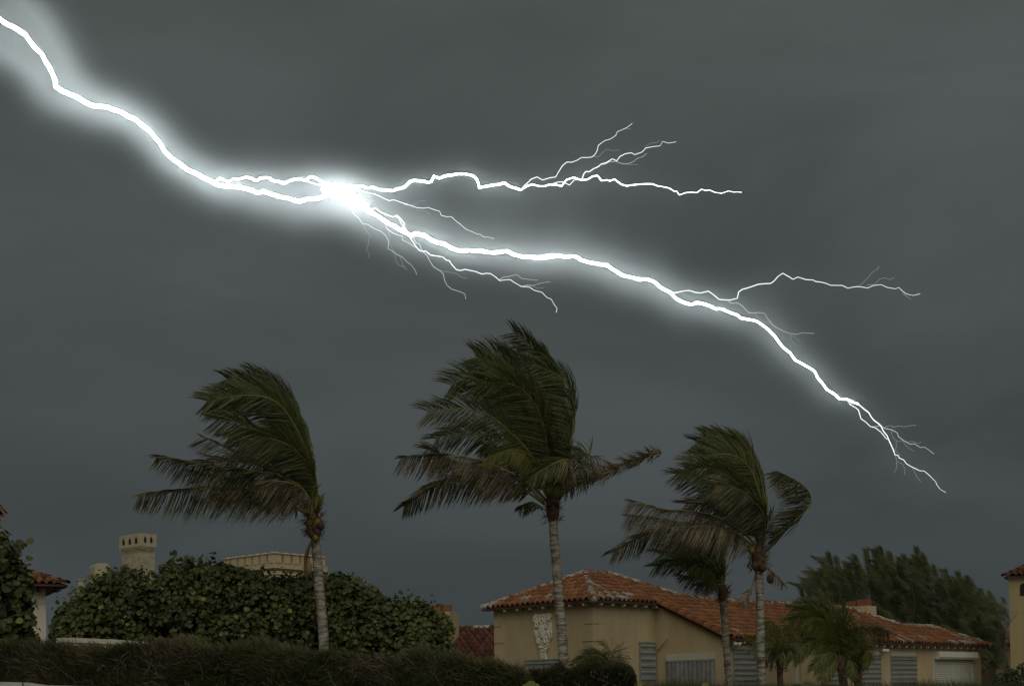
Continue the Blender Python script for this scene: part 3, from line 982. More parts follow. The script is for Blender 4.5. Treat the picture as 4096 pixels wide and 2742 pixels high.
m_ = MB(); m_.prism([(-1.0, -.4, zt - .62), (1.0, -.4, zt - .62), (1.0, 1.2, zt), (-1.0, 1.2, zt)], (0, 0, .07)); m_.build('roof', M_tile_d, sd_)

# ---------------------------------------------------------------- white garden walls
def wall_run(name, label, pts, th, base, m, jog=0.0, cap=0.0):
    """wall of coping pieces; pts are top corners"""
    t = thing(name, label, 'wall', (pts[0].x, pts[0].y, base))
    o = Vector((pts[0].x, pts[0].y, base))
    for a, b in zip(pts, pts[1:]):
        d = (b - a); d.z = 0; d.normalize()
        n_ = Vector((-d.y, d.x, 0))
        MB().prism([(a - o).xy.to_3d(), (b - o).xy.to_3d(), (b - o).xy.to_3d() + Vector((0, 0, b.z - base - cap)), (a - o).xy.to_3d() + Vector((0, 0, a.z - base - cap))], n_ * th).build('wall_body', m, t)
    # coping stones
    rr = random.Random(4)
    for a, b in zip(pts, pts[1:]):
        n = max(1, int((b - a).length / .62))
        d = (b - a); d.z = 0; d.normalize()
        n_ = Vector((-d.y, d.x, 0))
        for i in range(n):
            p, q = a.lerp(b, i / n) - o, a.lerp(b, (i + .985) / n) - o
            dz = rr.uniform(-jog, jog)
            MB().prism([p - n_ * .04 + Vector((0, 0, dz - cap)), q - n_ * .04 + Vector((0, 0, dz - cap)), q - n_ * .04 + Vector((0, 0, dz)), p - n_ * .04 + Vector((0, 0, dz))], n_ * (th + .08)).build('coping_stone', m, t)
    return t
wall_run('garden_wall', 'low white garden wall just showing above the hedge', [at(225, 2548, 25.5), at(300, 2547, 25.6), at(440, 2554, 26.0), at(600, 2566, 26.5)], .25, .2, M_white, .012, .09)
wall_run('gate_pier', 'stub of white wall at the far left behind the hedge', [at(-40, 2524, 25.0), at(29, 2527, 25.0)], .3, .2, M_white, .0, .1)
wall_run('sea_wall', 'pale concrete wall cap in front of the hedge at bottom left', [at(-120, 2722, 16.5), at(95, 2726, 16.5), at(200, 2738, 16.6), at(700, 2752, 16.8)], .35, .0, M_conc, .004, .12)
# ---------------------------------------------------------------- coconut palms in the wind
WIND = Vector((-1, .12, .05))
def smooth_path(pts, n=22):
    """Catmull-Rom through the points, resampled evenly"""
    P = [pts[0]] + list(pts) + [pts[-1]]
    raw = []
    for i in range(1, len(P) - 2):
        for k in range(8):
            t = k / 8
            a, b, c, d = P[i - 1], P[i], P[i + 1], P[i + 2]
            raw.append(.5 * ((2 * b) + (c - a) * t + (2 * a - 5 * b + 4 * c - d) * t * t + (3 * b - a - 3 * c + d) * t ** 3))
    raw.append(P[-1])
    L2 = [0]
    for a, b in zip(raw, raw[1:]): L2.append(L2[-1] + (b - a).length)
    out_ = []
    j = 0
    for i in range(n + 1):
        s = L2[-1] * i / n
        while j < len(raw) - 2 and L2[j + 1] < s: j += 1
        t = (s - L2[j]) / max(1e-6, L2[j + 1] - L2[j])
        out_.append(raw[j].lerp(raw[j + 1], min(1, t)))
    return out_, L2[-1]

def frond(palm, pts, rnd, m=None, rm=None, wind=.8, droop=.25, lmax=.76, dens=52, splay=.75, ahead=.6, start=.14, up=1.0, dn=1.0, thick=.028, width=.019, roll=None, ragged=.10, jit=1.0, label=None, grav_wind=.0):
    """pts: world points of the midrib; leaflets stream with the wind"""
    m = m or M_pg
    o0 = Vector(palm.location)
    path, Ln = smooth_path(pts, 26)
    n = len(path)
    rach = MB().tube([p - o0 for p in path], [thick * (1 - .86 * i / (n - 1)) for i in range(n)], 5).build('frond', rm or M_rach, palm, True)
    if label: rach['label'] = label
    rl_ = roll if roll is not None else rnd.uniform(-.6, .6)
    v, f = [], []
    N = int(Ln * dens)
    for side in (-1, 1):
        for i in range(N):
            s = start + (1 - start) * (i + rnd.random() * .5) / N
            if rnd.random() < ragged: continue
            q = s * (n - 1)
            a = min(int(q), n - 2)
            t = q - a
            p = path[a].lerp(path[a + 1], t)
            T = (path[min(a + 2, n - 1)] - path[max(a - 1, 0)]).normalized()
            Nv = Vector((0, -1, 0))
            Nv = (Nv - T * Nv.dot(T)).normalized()
            S = T.cross(Nv)
            # roll the blade about its midrib
            S = S * math.cos(rl_) + Nv * math.sin(rl_)
            mul_ = up if (S * side).z > 0 else dn
            if mul_ <= .02: continue
            u_ = (s - start) / (1 - start)
            prof = min(1, .45 + 2.2 * u_) * (1 - .46 * max(0, (u_ - .55) / .45) ** 1.5)
            ln = lmax * prof * mul_ * rnd.uniform(.82, 1.12)
            d = T * (ahead + .22 * u_) + S * side * splay + WIND * wind * (1 - .68 * max(0.0, -T.x)) + Vector((0, 0, -droop))
            d += Vector((rnd.gauss(0, .08), rnd.gauss(0, .16), rnd.gauss(0, .08))) * jit
            d += mnoise.noise_vector(Vector((s * 16.0, side * 3.1, rl_ * 40))) * .30
            d.normalize()
            d2 = (d + WIND * (.25 + .35 * wind) + Vector((rnd.gauss(0, .12), rnd.gauss(0, .12), -.22 - droop * .35 + rnd.gauss(0, .12)))).normalized()
            wv = d.cross(Vector((rnd.gauss(0, .5), -1, rnd.gauss(0, .5)))).normalized()
            w0 = width * rnd.uniform(.8, 1.15)
            p1 = p + d * ln * .38
            p2 = p1 + (d + d2).normalized() * ln * .32
            p3 = p2 + d2 * ln * .30
            b = len(v)
            v += [p - wv * w0 * .3 - o0, p + wv * w0 * .3 - o0, p1 - wv * w0 * .5 - o0, p1 + wv * w0 * .5 - o0, p2 - wv * w0 * .38 - o0, p2 + wv * w0 * .38 - o0, p3 - o0]
            f += [(b, b + 1, b + 3, b + 2), (b + 2, b + 3, b + 5, b + 4), (b + 4, b + 5, b + 6)]
    mesh_obj('leaflets', v, f, m, rach)
    return rach

def trunk(palm, pts, r_top, r_bot, rnd, m=None, ring=.085):
    """ringed trunk: each leaf scar is a small step in the radius"""
    o0 = Vector(palm.location)
    path, Ln = smooth_path(pts, 60)
    v, f = [], []
    n = 14
    s = 0
    rings = []
    while s < Ln:
        h = ring * rnd.uniform(.55, 1.5)
        j = rnd.uniform(.93, 1.05)
        tl_ = rnd.uniform(-.22, .22)
        rings.append((s, .985 * j, tl_)); rings.append((min(Ln, s + h * .72), 1.0 * j, tl_)); rings.append((min(Ln, s + h * .9), 1.075 * j, tl_))
        s += h
    for (s, k, tl_) in rings:
        q = s / Ln * 60
        a = min(int(q), 59)
        c = path[a].lerp(path[a + 1], q - a)
        u = s / Ln
        r = (r_bot + (r_top - r_bot) * u) * k
        ph = rnd.uniform(0, 6)
        for i in range(n):
            an = 2 * math.pi * i / n
            rr = r * (1 + .03 * math.sin(2 * an + ph) + rnd.uniform(-.02, .02))
            v.append(c - o0 + Vector((rr * math.cos(an), rr * math.sin(an), tl_ * r * math.cos(an + ph) * .6)))
    for j in range(len(rings) - 1):
        for i in range(n):
            i2 = (i + 1) % n
            f.append((j * n + i, j * n + i2, (j + 1) * n + i2, (j + 1) * n + i))
    f.append(tuple((len(rings) - 1) * n + i for i in range(n)))
    return mesh_obj('trunk', v, f, m or M_trunk, palm, False)

def fibre(palm, c, r, h, rnd, n=120, m=None, up_=.7, name='crown_fibre'):
    """ragged sheath of dry leaf bases round the top of the trunk"""
    o0 = Vector(palm.location)
    mb = MB()
    mb.tube([c + Vector((0, 0, z)) - o0 for z in (-h * .5, -h * .2, h * .15, h * .5)], [r * .70, r * 1.0, r * 1.08, r * .6], 10)
    for i in range(n):
        a = rnd.uniform(0, 6.283)
        z = rnd.uniform(-.5, .5) * h
        p = c + Vector((math.cos(a) * r * 1.1, math.sin(a) * r * 1.1, z)) - o0
        d = Vector((math.cos(a) * .6, math.sin(a) * .6, up_ * rnd.uniform(-.8, 1.4))).normalized()
        ln = rnd.uniform(.06, .24)
        w_ = d.cross(Vector((math.sin(a), -math.cos(a), .2))).normalized() * rnd.uniform(.002, .009)
        mb.v += [p - w_, p + w_, p + d * ln + Vector((rnd.gauss(0, .03), 0, rnd.gauss(0, .03)))]
        b = len(mb.v) - 3
        mb.f.append((b, b + 1, b + 2))
    return mb.build(name, m or M_fibre, palm)

def boots(palm, c, pts_list, rnd, m=None):
    """thick green leaf stalks leaving the crown"""
    for p in pts_list:
        pass

def pal(name, label, base_pts, r_top, r_bot, rnd, group=None, m=None, ring=.085):
    b = base_pts[0]
    t = thing(name, label, 'palm tree', (b.x, b.y, gz(b.x, b.y)), group)
    p0 = b.copy(); p0.z = gz(b.x, b.y) - .1
    trunk(t, [p0] + base_pts, r_top, r_bot, rnd, m, ring)
    return t

def curve(ox, oy, sc, pts, Y, dy_tip, bow=0.0):
    """midrib from photo pixels, with its own depth run from the crown out to the tip"""
    n = len(pts)
    out_ = []
    yb = pts[0][1]
    for i, (x, y) in enumerate(pts):
        y = yb - (yb - y) * (.95 if y < yb else 1.0)      # leaflets reach past the midrib tip
        t = i / (n - 1)
        out_.append(at(ox + x / sc, oy + y / sc, Y + dy_tip * t + bow * math.sin(math.pi * t)))
    return out_

GP = 'coconut palms bent by the wind'
# --- left palm
r1 = random.Random(21)
Y1 = 28.0
p1_ = pal('coconut_palm', 'coconut palm bent left by wind in front of the sea grape trees', [at(1300, 2640, Y1), at(1297, 2601, Y1), at(1290, 2485, Y1), at(1280, 2384, Y1), at(1272, 2273, Y1), at(1262, 2160, Y1), at(1256, 2110, Y1)], .098, .112, r1, GP)
c6 = lambda pts, dy, bow=0: curve(500, 1400, 1.96, pts, Y1, dy, bow)
FR1 = [
    (((1490, 1290), (1505, 1100), (1475, 930), (1450, 780), (1420, 620), (1370, 480), (1300, 350), (1210, 240), (1110, 160), (1000, 125)), .6, .9, dict(m=M_pg2, wind=1.0, droop=.05)),
    (((1485, 1290), (1500, 1080), (1465, 900), (1430, 740), (1370, 590), (1290, 450), (1190, 350), (1060, 300), (900, 290), (650, 350)), -.9, .2, dict(m=M_pg, wind=.8, droop=.0, roll=.2)),
    (((1480, 1290), (1480, 1050), (1440, 860), (1390, 700), (1320, 530), (1230, 400), (1130, 330), (1000, 305), (850, 310), (660, 360)), -1.3, -.2, dict(m=M_pg, wind=.75, droop=.05, roll=-.1)),
    (((1495, 1280), (1500, 1050), (1440, 880), (1330, 750), (1230, 690), (1110, 645), (930, 540), (720, 500)), -1.4, -.3, dict(m=M_pg, wind=.7, droop=.35)),
    (((1480, 1290), (1440, 950), (1330, 760), (1200, 690), (1080, 650), (930, 625), (820, 640)), -.4, .4, dict(m=M_pm, wind=.7, droop=.4)),
    (((1460, 1290), (1350, 1080), (1200, 960), (1000, 860), (850, 770), (700, 690), (590, 645)), .7, .3, dict(m=M_pb, rm=M_rach_b, wind=.9, droop=.35, ragged=.45, up=.45)),
    (((1470, 1290), (1400, 1080), (1250, 990), (1050, 930), (850, 910), (600, 870), (430, 830), (260, 795)), -.8, -.5, dict(m=M_pm, wind=.5, droop=.7, up=.6)),
    (((1440, 1290), (1250, 1160), (1050, 1100), (850, 1070), (600, 1065), (350, 1085), (110, 1120)), -.3, -.6, dict(m=M_pm, wind=.35, droop=.85, up=.5, lmax=.78)),
    (((1450, 1290), (1220, 1090), (950, 1010), (750, 960), (560, 930)), .5, .4, dict(m=M_pg2, wind=.6, droop=.6)),
    (((1490, 1290), (1490, 1020), (1420, 720), (1310, 480), (1160, 290), (990, 200), (800, 170)), .9, .3, dict(m=M_pg2, wind=.9, droop=.0)),
    (((1480, 1290), (1440, 900), (1370, 640), (1250, 480), (1080, 400), (880, 390), (700, 420)), .3, -.3, dict(m=M_pg2, wind=.8, droop=.15)),
    (((1470, 1290), (1420, 980), (1300, 800), (1150, 720), (1000, 700), (900, 720)), .9, .3, dict(m=M_pg2, wind=.8, droop=.35)),
    (((1450, 1290), (1300, 1050), (1120, 900), (950, 860), (700, 850), (600, 880)), .8, .2, dict(m=M_pm, wind=.7, droop=.45, ragged=.3)),
    (((1430, 1300), (1280, 1190), (1100, 1120), (900, 1100), (700, 1110)), .5, .2, dict(m=M_pb, rm=M_rach_b, wind=.3, droop=1.0, ragged=.2)),
    (((1460, 1280), (1430, 1130), (1330, 1040), (1200, 1010), (1050, 1010)), -1.0, -.6, dict(m=M_pb, rm=M_rach, wind=.35, droop=.95, up=.5)),
    (((1490, 1290), (1500, 1000), (1445, 800), (1385, 560), (1290, 400), (1190, 300), (1080, 240), (940, 230)), 0, .1, dict(m=M_pg2, wind=.9, droop=.05)),
    (((1490, 1290), (1495, 1010), (1450, 700), (1390, 520), (1340, 430), (1270, 330)), 1.2, .2, dict(m=M_pg2, wind=.9, droop=.05)),
]
for pts, dy, bow, kw in FR1: frond(p1_, c6(pts, dy, bow), r1, **kw)
cc = at(1254, 2098, Y1)
fibre(p1_, cc, .15, .5, r1, 220)
fibre(p1_, at(1268, 2010, Y1), .07, .35, r1, 90, up_=1.2)
for (x, y, s, mm_) in ((1252, 2068, .068, M_coco), (1240, 2092, .075, M_coco), (1268, 2088, .07, M_coco), (1256, 2108, .07, M_coco_b), (1238, 2118, .08, M_coco_b), (1282, 2102, .08, M_coco_b), (1262, 2150, .075, M_coco), (1246, 2135, .08, M_coco_b), (1270, 2128, .08, M_coco_b)):
    q = at(x, y, Y1 - .14)
    MB().ball(q - Vector(p1_.location), s, s, s * 1.25, 10, 7, Matrix.Rotation(r1.uniform(-.5, .5), 3, 'Y')).build('coconut', mm_, p1_, True)
MB().tube([at(x, y, Y1 - .2) - Vector(p1_.location) for x, y in ((1262, 2040), (1267, 1990), (1266, 1968))], [.03, .028, .008], 6).build('spear_leaf', M_rach, p1_, True)
MB().tube([at(x, y, Y1 - .1) - Vector(p1_.location) for x, y in ((1272, 2050), (1285, 2000), (1296, 1972))], [.03, .03, .008], 6).build('flower_sheath', M_py, p1_, True)
# dead flower stalk hanging beside the trunk
MB().tube([at(x, y, Y1 - .12) - Vector(p1_.location) for x, y in ((1246, 2165), (1232, 2195), (1222, 2235), (1224, 2285), (1230, 2330))], [.03, .035, .045, .04, .02], 6).build('dead_sheath', M_fibre, p1_, True)
MB().ball(at(1236, 2268, Y1 - .12) - Vector(p1_.location), .06, .06, .16, 8, 6).build('dead_fruit_stalk', M_rach_b, p1_, True)

# --- middle palm
r2 = random.Random(33)
Y2 = 30.0
p2_ = pal('coconut_palm', 'tallest coconut palm in front of the carved crest on the ochre house', [at(2258, 2700, Y2), at(2255, 2666, Y2), at(2248, 2534, Y2), at(2236, 2406, Y2), at(2227, 2274, Y2), at(2216, 2150, Y2), at(2211, 2060, Y2), at(2209, 2020, Y2)], .098, .122, r2, GP)
c7 = lambda pts, dy, bow=0: curve(1550, 1250, 1.5683, pts, Y2, dy, bow)
B2 = (1035, 1165)
FR2 = [
    (((1050, 1165), (1120, 980), (1150, 800), (1170, 600), (1150, 450), (1080, 360), (990, 310), (900, 280)), -.9, -.3, dict(m=M_pg, wind=.9, droop=.05, lmax=.8)),
    (((1040, 1165), (1080, 900), (1080, 620), (1020, 380), (940, 220), (860, 120), (790, 70)), .9, .5, dict(m=M_pg2, wind=.75, droop=-.1, lmax=.75)),
    (((1030, 1165), (1010, 850), (960, 620), (880, 480), (800, 420), (700, 400), (560, 405)), -1.3, -.5, dict(m=M_pg, wind=.65, droop=.15, lmax=.95, ragged=.04, dens=40)),
    (((1020, 1165), (900, 880), (760, 720), (640, 620), (500, 575), (380, 575), (250, 590)), -1.2, -.3, dict(m=M_pg, wind=.5, droop=.2, lmax=.85, ragged=.05, dens=38)),
    (((1030, 1165), (1000, 800), (920, 520), (800, 320), (700, 230), (600, 215)), .7, .3, dict(m=M_pg2, wind=.65, droop=-.1, lmax=.9)),
    (((1030, 1165), (960, 780), (860, 500), (720, 340), (550, 225)), .2, .3, dict(m=M_pg, wind=.6, droop=.0, lmax=.95)),
    (((1020, 1165), (930, 800), (820, 580), (680, 430), (520, 370), (400, 420)), -.4, 0, dict(m=M_pg, wind=.6, droop=.05, lmax=.95)),
    (((1010, 1165), (880, 930), (720, 790), (580, 740), (430, 735), (300, 770)), .5, .3, dict(m=M_pg2, wind=.4, droop=.45, lmax=.75)),
    (((1000, 1180), (880, 1060), (700, 960), (500, 890), (300, 868), (85, 890)), -.7, -.4, dict(m=M_pb, rm=M_rach_b, wind=.3, droop=.9, lmax=.85, up=.45, dens=44)),
    (((985, 1200), (860, 1110), (700, 1050), (500, 1030), (300, 1080), (105, 1210)), .2, .2, dict(m=M_pm, wind=.3, droop=.75, lmax=.72)),
    (((980, 1190), (850, 1060), (650, 970), (430, 920), (250, 830)), .6, .3, dict(m=M_pm, wind=.3, droop=.9, lmax=.85)),
    (((1010, 1165), (930, 940), (850, 855), (750, 850), (610, 905)), -1.6, -.6, dict(m=M_py, wind=.25, droop=.75, lmax=.5, up=.5)),
    (((1060, 1165), (1140, 1010), (1220, 940), (1275, 880), (1200, 850), (1150, 840)), -.5, -.2, dict(m=M_pg, wind=.4, droop=.5, lmax=.5)),
    (((1075, 1175), (1120, 1110), (1230, 1050), (1380, 1000), (1520, 940), (1640, 880), (1725, 860)), -.3, -.2, dict(m=M_pb, rm=M_rach_b, wind=.75, droop=.12, lmax=.42, splay=.28, ahead=-.05, dens=100, jit=3.0, ragged=.05)),
    (((1030, 1165), (1060, 1020), (1120, 950), (1140, 910), (1060, 925), (900, 1020)), -1.5, -.3, dict(m=M_pm, wind=.5, droop=.7, lmax=.6)),
    (((1050, 1165), (1120, 850), (1110, 560), (1060, 380), (1010, 260), (960, 190)), .7, .3, dict(m=M_pg2, wind=.7, droop=.0, lmax=.75)),
    (((1040, 1165), (1060, 800), (1010, 520), (930, 350), (830, 260), (740, 220)), 1.1, .3, dict(m=M_pm, wind=.7, droop=.05, lmax=.9)),
    (((1040, 1165), (1020, 900), (960, 700), (860, 580), (740, 540), (640, 560)), .7, .2, dict(m=M_pm, wind=.6, droop=.3, lmax=.8)),
    (((1045, 1165), (1060, 950), (1050, 750), (1020, 600), (960, 500)), -.2, -.3, dict(m=M_pb, rm=M_rach_b, wind=.6, droop=.45, lmax=.7, ragged=.3)),
    (((970, 1230), (905, 1185), (830, 1210)), .3, 0, dict(m=M_pg2, wind=.1, droop=1.0, lmax=.4)),
    (((1030, 1165), (990, 1010), (900, 900), (760, 850), (600, 800)), 1.0, .3, dict(m=M_pm, wind=.4, droop=.6, lmax=.7)),
    (((1070, 1170), (1150, 1060), (1260, 1000), (1340, 950)), .7, .1, dict(m=M_pm, wind=.5, droop=.5, lmax=.5, ragged=.3)),
]
for pts, dy, bow, kw in FR2: frond(p2_, c7(pts, dy, bow), r2, **{**dict(thick=.034, width=.021, splay=.85), **kw})
fibre(p2_, at(2211, 2035, Y2), .14, .6, r2, 200)
for (x, y, s) in ((2196, 2012, .06), (2228, 2010, .06)):
    MB().ball(at(x, y, Y2 - .15) - Vector(p2_.location), s, s, s * 1.3, 9, 6).build('coconut', M_coco_b, p2_, True)

# --- right palm
r3_ = random.Random(45)
Y3 = 31.0
p3_ = pal('coconut_palm', 'right coconut palm with one frond flung upright and a hanging coconut', [at(3050, 2775, Y3), at(3047, 2742, Y3), at(3042, 2534, Y3), at(3040, 2427, Y3), at(3036, 2296, Y3), at(3032, 2240, Y3)], .092, .105, r3_, GP)
c8 = lambda pts, dy, bow=0: curve(2400, 1650, 1.96, pts, Y3, dy, bow)
FR3 = [
    (((1280, 1060), (1305, 850), (1312, 700), (1290, 560), (1250, 400), (1190, 260), (1080, 190), (960, 145), (840, 120)), .2, .5, dict(m=M_pg, wind=.95, droop=.05)),
    (((1275, 1060), (1275, 750), (1210, 480), (1130, 350), (1030, 290), (900, 290), (700, 350)), -.9, -.2, dict(m=M_pg, wind=.7, droop=.05, lmax=.85)),
    (((1280, 1060), (1290, 800), (1220, 700), (1140, 610), (1060, 500), (960, 430), (850, 400), (690, 405)), -1.2, -.5, dict(m=M_pg, wind=.7, droop=.2)),
    (((1270, 1060), (1295, 850), (1240, 720), (1150, 620), (1050, 560), (950, 530), (880, 525)), -1.5, -.6, dict(m=M_pm, wind=.6, droop=.5, lmax=.8)),
    (((1250, 1060), (1150, 800), (1000, 650), (880, 550), (760, 480), (590, 440)), .7, .3, dict(m=M_pg2, wind=.5, droop=.45)),
    (((1235, 1050), (1120, 930), (980, 840), (850, 780), (650, 750), (500, 740), (380, 700), (230, 660)), -.8, -.4, dict(m=M_pb, wind=.3, droop=.8, lmax=.8, up=.5, dens=40)),
    (((1220, 1050), (1020, 910), (800, 855), (600, 840), (400, 800), (220, 790)), .2, 0, dict(m=M_pb, rm=M_rach_b, wind=.3, droop=.85, lmax=.8, up=.5)),
    (((1210, 1060), (920, 960), (650, 930), (400, 930), (250, 1000), (105, 1075)), .6, .2, dict(m=M_pm, wind=.4, droop=.8, lmax=.75, ragged=.25)),
    (((1310, 1080), (1400, 960), (1500, 860), (1600, 760), (1655, 690), (1640, 590), (1540, 500), (1390, 422)), -.2, -.2, dict(m=M_pm, wind=1.15, droop=.5, lmax=.78, ragged=.16, dens=60, splay=.45, ahead=.15, jit=1.6)),
    (((1280, 1060), (1295, 720), (1240, 470), (1110, 290), (950, 200), (760, 190)), .6, .2, dict(m=M_pg2, wind=.8, droop=.0, lmax=.85)),
    (((1255, 1060), (1190, 800), (1060, 710), (860, 690), (670, 690)), .5, .2, dict(m=M_pm, wind=.6, droop=.5)),
    (((1280, 1060), (1285, 760), (1250, 560), (1180, 420), (1060, 350), (900, 360)), .9, .2, dict(m=M_pg2, wind=.8, droop=.1)),
    (((1270, 1060), (1230, 850), (1120, 720), (980, 640), (860, 620)), -.3, -.1, dict(m=M_pm, wind=.6, droop=.5, lmax=.75)),
    (((1280, 1060), (1300, 760), (1270, 520), (1220, 350), (1130, 250), (1000, 200), (860, 210)), -.3, 0, dict(m=M_pg, wind=.85, droop=.0, lmax=.8)),
    (((1230, 1060), (1060, 940), (880, 880), (700, 880)), -1.2, -.4, dict(m=M_pb, rm=M_rach_b, wind=.3, droop=.95, lmax=.75, up=.5)),
    (((1215, 1280), (1190, 1370), (1150, 1440), (1128, 1500)), -.2, 0, dict(m=M_pb, rm=M_rach_b, wind=.5, droop=.3, lmax=.3, ragged=.45, up=.9, start=.4)),
    (((1290, 1195), (1350, 1240), (1400, 1290), (1440, 1335)), -.3, 0, dict(m=M_pb, rm=M_rach_b, wind=.0, droop=1.1, lmax=.35, ragged=.4)),
]
for pts, dy, bow, kw in FR3: frond(p3_, c8(pts, dy, bow), r3_, **kw)
fibre(p3_, at(3034, 2235, Y3), .15, .55, r3_, 220)
fibre(p3_, at(3040, 2185, Y3), .10, .4, r3_, 90, up_=1.2)
for (x, y, s, mm_) in ((3007, 2198, .075, M_coco), (3081, 2313, .085, M_coco_b), (3050, 2270, .08, M_coco_b), (3020, 2262, .08, M_coco_b)):
    MB().ball(at(x, y, Y3 - .2) - Vector(p3_.location), s, s, s * 1.3, 9, 7).build('coconut', mm_, p3_, True)
MB().tube([at(x, y, Y3 - .2) - Vector(p3_.location) for x, y in ((3062, 2262), (3076, 2285), (3081, 2303))], .008, 5).build('fruit_stalk', M_rach_b, p3_)
MB().tube([at(x, y, Y3 - .15) - Vector(p3_.location) for x, y in ((3006, 2235), (2992, 2262), (2990, 2266), (3008, 2275))], [.02, .025, .02, .008], 5).build('dead_sheath', M_fibre, p3_)

# --- smaller palm behind it
r4_ = random.Random(57)
Y4 = 33.5
p4_ = pal('coconut_palm', 'smaller coconut palm with thinner trunk just left of the right palm', [at(2920, 2775, Y4), at(2917, 2742, Y4), at(2901, 2534, Y4), at(2892, 2411, Y4), at(2888, 2372, Y4)], .085, .098, r4_, GP)
c9 = lambda pts, dy, bow=0: curve(2400, 1650, 1.96, pts, Y4, dy, bow)
FR4 = [
    (((960, 1400), (985, 1250), (985, 1130), (1012, 1050)), .3, 0, dict(m=M_pg2, wind=.9, droop=.1, lmax=.6)),
    (((958, 1400), (930, 1250), (850, 1130), (700, 1060), (470, 1090)), -.5, -.2, dict(m=M_pg, wind=.6, droop=.2)),
    (((952, 1400), (880, 1250), (760, 1170), (600, 1145), (425, 1190)), -.9, -.3, dict(m=M_pg2, wind=.4, droop=.45, lmax=.6)),
    (((952, 1400), (905, 1290), (840, 1220), (770, 1203), (690, 1215)), -1.3, -.4, dict(m=M_py, wind=.15, droop=1.0, lmax=.38, up=.3)),
    (((945, 1400), (880, 1320), (780, 1290), (700, 1280), (640, 1265)), .3, .1, dict(m=M_pm, wind=.3, droop=.7, lmax=.5)),
    (((958, 1400), (960, 1200), (900, 1080), (800, 1020), (650, 1030)), .6, .2, dict(m=M_pm, wind=.7, droop=.2, lmax=.75)),
    (((958, 1400), (950, 1220), (880, 1130), (760, 1100), (600, 1110)), .2, .1, dict(m=M_pg2, wind=.6, droop=.3, lmax=.7)),
    (((955, 1400), (970, 1200), (970, 1100), (960, 1020)), .8, .1, dict(m=M_pm, wind=.9, droop=.1, lmax=.6)),
    (((952, 1400), (900, 1330), (840, 1320), (760, 1330)), -.4, -.1, dict(m=M_pb, rm=M_rach_b, wind=.2, droop=.9, lmax=.5)),
]
for pts, dy, bow, kw in FR4: frond(p4_, c9(pts, dy, bow), r4_, **{**dict(thick=.024), **kw})
fibre(p4_, at(2889, 2378, Y4), .11, .4, r4_, 120)
fibre(p4_, at(2897, 2362, Y4), .08, .3, r4_, 50)

# --- young palms by the shutters
def young(name, label, basepx, toppx, Y, r_, rnd, ox, oy, sc, fr, wide=.026):
    t = pal(name, label, [at(basepx[0], 2775, Y), at(*basepx, Y), at((basepx[0] + toppx[0]) / 2 - 2, (basepx[1] + toppx[1]) / 2, Y), at(*toppx, Y)], r_ * .8, r_, rnd, 'young palms in front of the shutters', M_trunk2, .06)
    fibre(t, at(toppx[0], toppx[1] + 8, Y), r_ * 1.1, .5, rnd, 90)
    for pts, dy, kw in fr:
        kw = {**kw, 'm': {M_pg: M_pyg, M_pg2: M_pg}.get(kw.get('m'), kw.get('m'))}
        frond(t, curve(ox, oy, sc, pts, Y, dy, 0), rnd, **{**dict(thick=.018, width=wide * .5, lmax=.5, wind=.3, droop=.6, dens=85, ragged=.05), **kw})
    return t
cY = (2880, 2350, 3.4456)
young('young_palm', 'young palm with drooping round crown beside the right palm trunk', (3122, 2742), (3121, 2640), 37.5, .10, random.Random(61), *cY, [
    (((835, 1010), (820, 800), (740, 620), (660, 530), (600, 490)), .3, dict(m=M_pg)),
    (((835, 1010), (780, 760), (690, 640), (600, 620), (480, 650), (370, 620)), -.3, dict(m=M_py, lmax=.35, ragged=.3)),
    (((835, 1010), (770, 800), (690, 740), (580, 760), (480, 840)), -.6, dict(m=M_pg2)),
    (((835, 1010), (760, 860), (700, 850), (650, 900), (640, 980)), -.8, dict(m=M_pg2, droop=.6)),
    (((835, 1010), (860, 780), (900, 650), (930, 570), (980, 520)), .4, dict(m=M_pg, wind=.2)),
    (((835, 1010), (880, 820), (960, 750), (1040, 745), (1100, 760)), -.4, dict(m=M_pg, wind=.1, lmax=.4)),
    (((835, 1010), (890, 860), (950, 850), (990, 900), (1000, 950)), -.7, dict(m=M_pg2, wind=.1, droop=.6, lmax=.4)),
    (((835, 1010), (850, 900), (870, 880), (890, 950), (900, 1050)), -.9, dict(m=M_pg2, wind=.0, droop=.8, lmax=.35)),
    (((835, 1010), (820, 760), (780, 560), (740, 450), (720, 420)), .7, dict(m=M_pg)),
    (((835, 1010), (845, 720), (855, 560), (850, 480)), .2, dict(m=M_pg, wind=.3)),
    (((835, 1010), (800, 820), (720, 690), (640, 660), (540, 700)), .4, dict(m=M_pg)),
    (((835, 1010), (780, 880), (730, 900), (700, 960), (680, 1000)), -.3, dict(m=M_pg2, droop=.7)),
])
